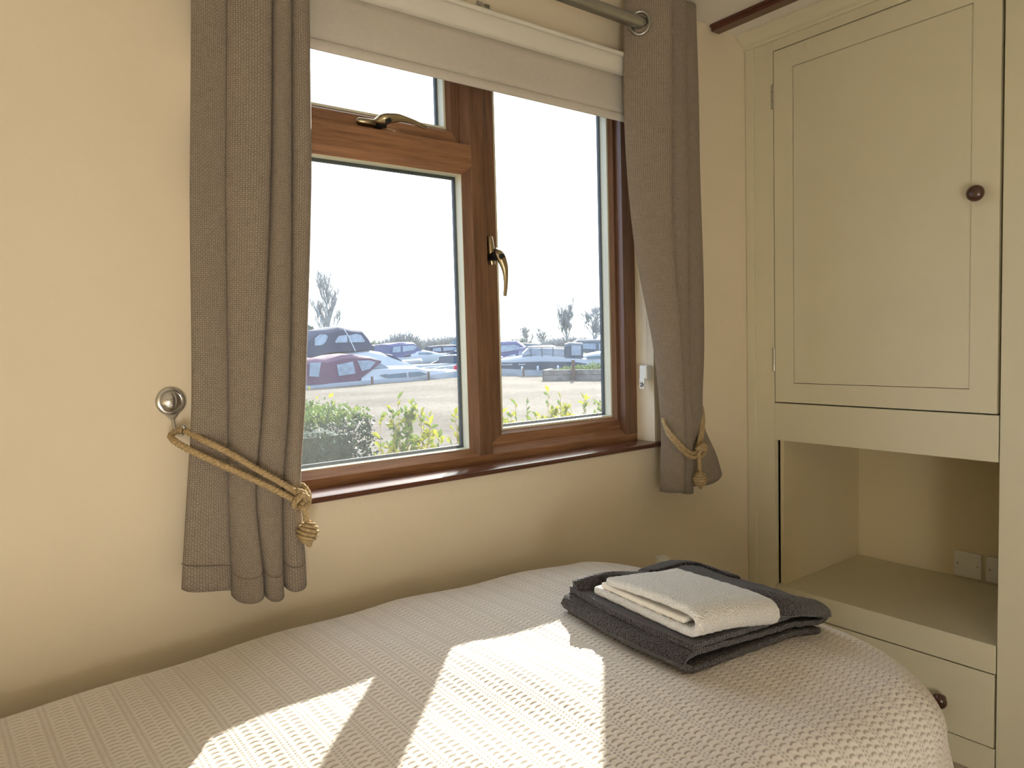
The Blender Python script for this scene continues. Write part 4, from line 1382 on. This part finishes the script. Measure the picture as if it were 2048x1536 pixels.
# boat shed far behind
hs = thing('boathouse', 'distant boathouse with pale gabled roof beside the mullion', 'building', None, (62.5, 89.5, -0.45), -0.65)
box_obj('walls', (-3.5, 3.5, -2.5, 2.5, 0, 1.6), M['gel'], hs)
mb = MB(); mb.prism([(-3.9, 1.5), (3.9, 1.5), (0, 4.1)], -2.8, 2.8, 'y'); mb.build('roof', M['roofblue'], hs)
box_obj('window', (-.8, .8, -2.53, -2.5, .5, 1.3), M['tint'], hs)


# ------------------------------------------------------------------ trees
def bare_tree(name, label, loc, H, spread, levels=4, kids=5, up=0.75, seed=1, r0=0.16, group='bare trees beyond the marina', mat='bark_far', base=0.25):
    R_ = random.Random(seed)
    root = thing(name, label, 'tree', group, loc)
    tk = MB(); br = MB()
    def grow(p, d, L, r, lv):
        pts = [p]; q = Vector(p); dd = Vector(d)
        for k in range(4):
            dd = (dd + Vector((R_.gauss(0, .12), R_.gauss(0, .12), R_.gauss(0, .06) + .06 * up))).normalized()
            q = q + dd * L / 4; pts.append(Vector(q))
        (tk if lv == 0 else br).tube(pts, [r * (1 - .45 * k / 4) for k in range(5)], 5 if lv == 0 else 3, cap=False)
        if lv >= levels: return
        for k in range(kids if lv else kids * 2):
            t = R_.uniform(.30 if lv else base, 1.0)
            i = min(3, int(t * 4)); s = pts[i].lerp(pts[i + 1], t * 4 - i)
            a = R_.uniform(0, 6.28)
            side = Vector((math.cos(a), math.sin(a), 0)) * spread
            nd = (dd * .55 + side + Vector((0, 0, up))).normalized()
            grow(s, nd, L * R_.uniform(.42, .62), r * .57, lv + 1)
    grow(Vector((0, 0, 0)), Vector((0, 0, 1)), H * .62, r0, 0)
    tk.build('trunk', M[mat], root, smooth=60)
    br.build('branches', M[mat], root, smooth=60)
    return root


bare_tree('bare_tree', 'tall bare tree at the left edge of the left pane', (30.2, 70.0, -.45), 8.9, .50, 4, 6, .95, 3, .14, base=.12)
bare_tree('bare_tree', 'tall oval bare tree in the middle of the right pane', (67.2, 73.3, -.45), 7.2, .62, 4, 6, .80, 5, .18, base=.30)
bare_tree('bare_tree', 'wispy bare tree at the right edge of the right pane', (59.6, 60.1, -.45), 5.9, .80, 4, 6, .45, 8, .12, base=.25)
bare_tree('bare_tree', 'small bare tree left of the oval tree, right pane', (68.9, 84.6, -.45), 4.1, .85, 4, 5, .6, 9, .15)
bare_tree('bare_tree', 'low spreading bare tree close behind the oval tree', (77.3, 90.7, -.45), 4.6, .9, 4, 5, .5, 11, .15)


def bush(label, loc, w_, h, seed, mat='bark_far', n=260):
    R_ = random.Random(seed)
    root = thing('bush', label, 'bush', 'distant bushes', loc)
    mb = MB()
    for k in range(n):
        a = R_.uniform(0, 6.28); r_ = w_ * .5 * math.sqrt(R_.random())
        x, y = r_ * math.cos(a), r_ * math.sin(a)
        hh = h * math.sqrt(max(.05, 1 - (r_ / (w_ * .5)) ** 2)) * R_.uniform(.6, 1.05)
        p1 = (x * 1.15 + R_.gauss(0, .12), y * 1.15, hh)
        mb.tube([(x * .5, y * .5, 0), (x * .9, y * .9, hh * .55), p1], [.09, .065, .04], 3, cap=False)
        for j in range(2):
            mb.tube([(x * .9, y * .9, hh * .55), (x + R_.gauss(0, .4), y + R_.gauss(0, .3), hh * R_.uniform(.7, 1.0))], [.05, .035], 3, cap=False)
    o = mb.build('twigs', M[mat], root); o['kind'] = 'stuff'
    return root


M['green_far'] = plain('olive_far_foliage', (0.16, 0.18, 0.12), 0.9, var=0.2, scale=1)
bush('rounded distant bush rising above the purple bimini boat', (46.3, 82.9, -.45), 6.0, 3.5, 21, 'bark_far', 700)
bush('low distant bush just right of the navy canopy', (50.5, 99.0, -.45), 9, 2.5, 22, 'green_far', 600)
bush('low distant bush near the mullion, left pane', (63.5, 101.3, -.45), 12, 2.9, 23, 'bark_far', 800)
bush('low distant bush behind the boathouse', (76.0, 116.0, -.45), 11, 3.2, 24, 'bark_far', 700)
bush('low distant bush at the left edge of the right pane', (82.2, 104.5, -.45), 8, 2.3, 25, 'green_far', 500)
bush('low distant bush under the oval tree', (77.0, 84.0, -.45), 11, 2.3, 26, 'bark_far', 700)
bush('low distant bush at the right edge of the right pane', (92.0, 86.0, -.45), 10, 2.7, 27, 'bark_far', 700)
ev = thing('evergreen_tree', 'dark evergreen at the left edge of the left pane', 'tree', None, (26.7, 66.3, -.45))
n = 2600
zz = rng.uniform(0.1, 1, n); aa = rng.uniform(0, 6.28, n); rr = 1.7 * np.sqrt(1 - zz ** 2) * rng.uniform(.6, 1, n)
leaf_cloud(np.stack([rr * np.cos(aa), rr * np.sin(aa), 3.6 * zz], 1), np.stack([np.cos(aa), np.sin(aa), zz * 0 + .4], 1), 0.32, M['green_far'], 'foliage', ev)
MB().tube([(0, 0, 0), (0, 0, 2.5)], [.15, .08], 8).build('trunk', M['bark_far'], ev)
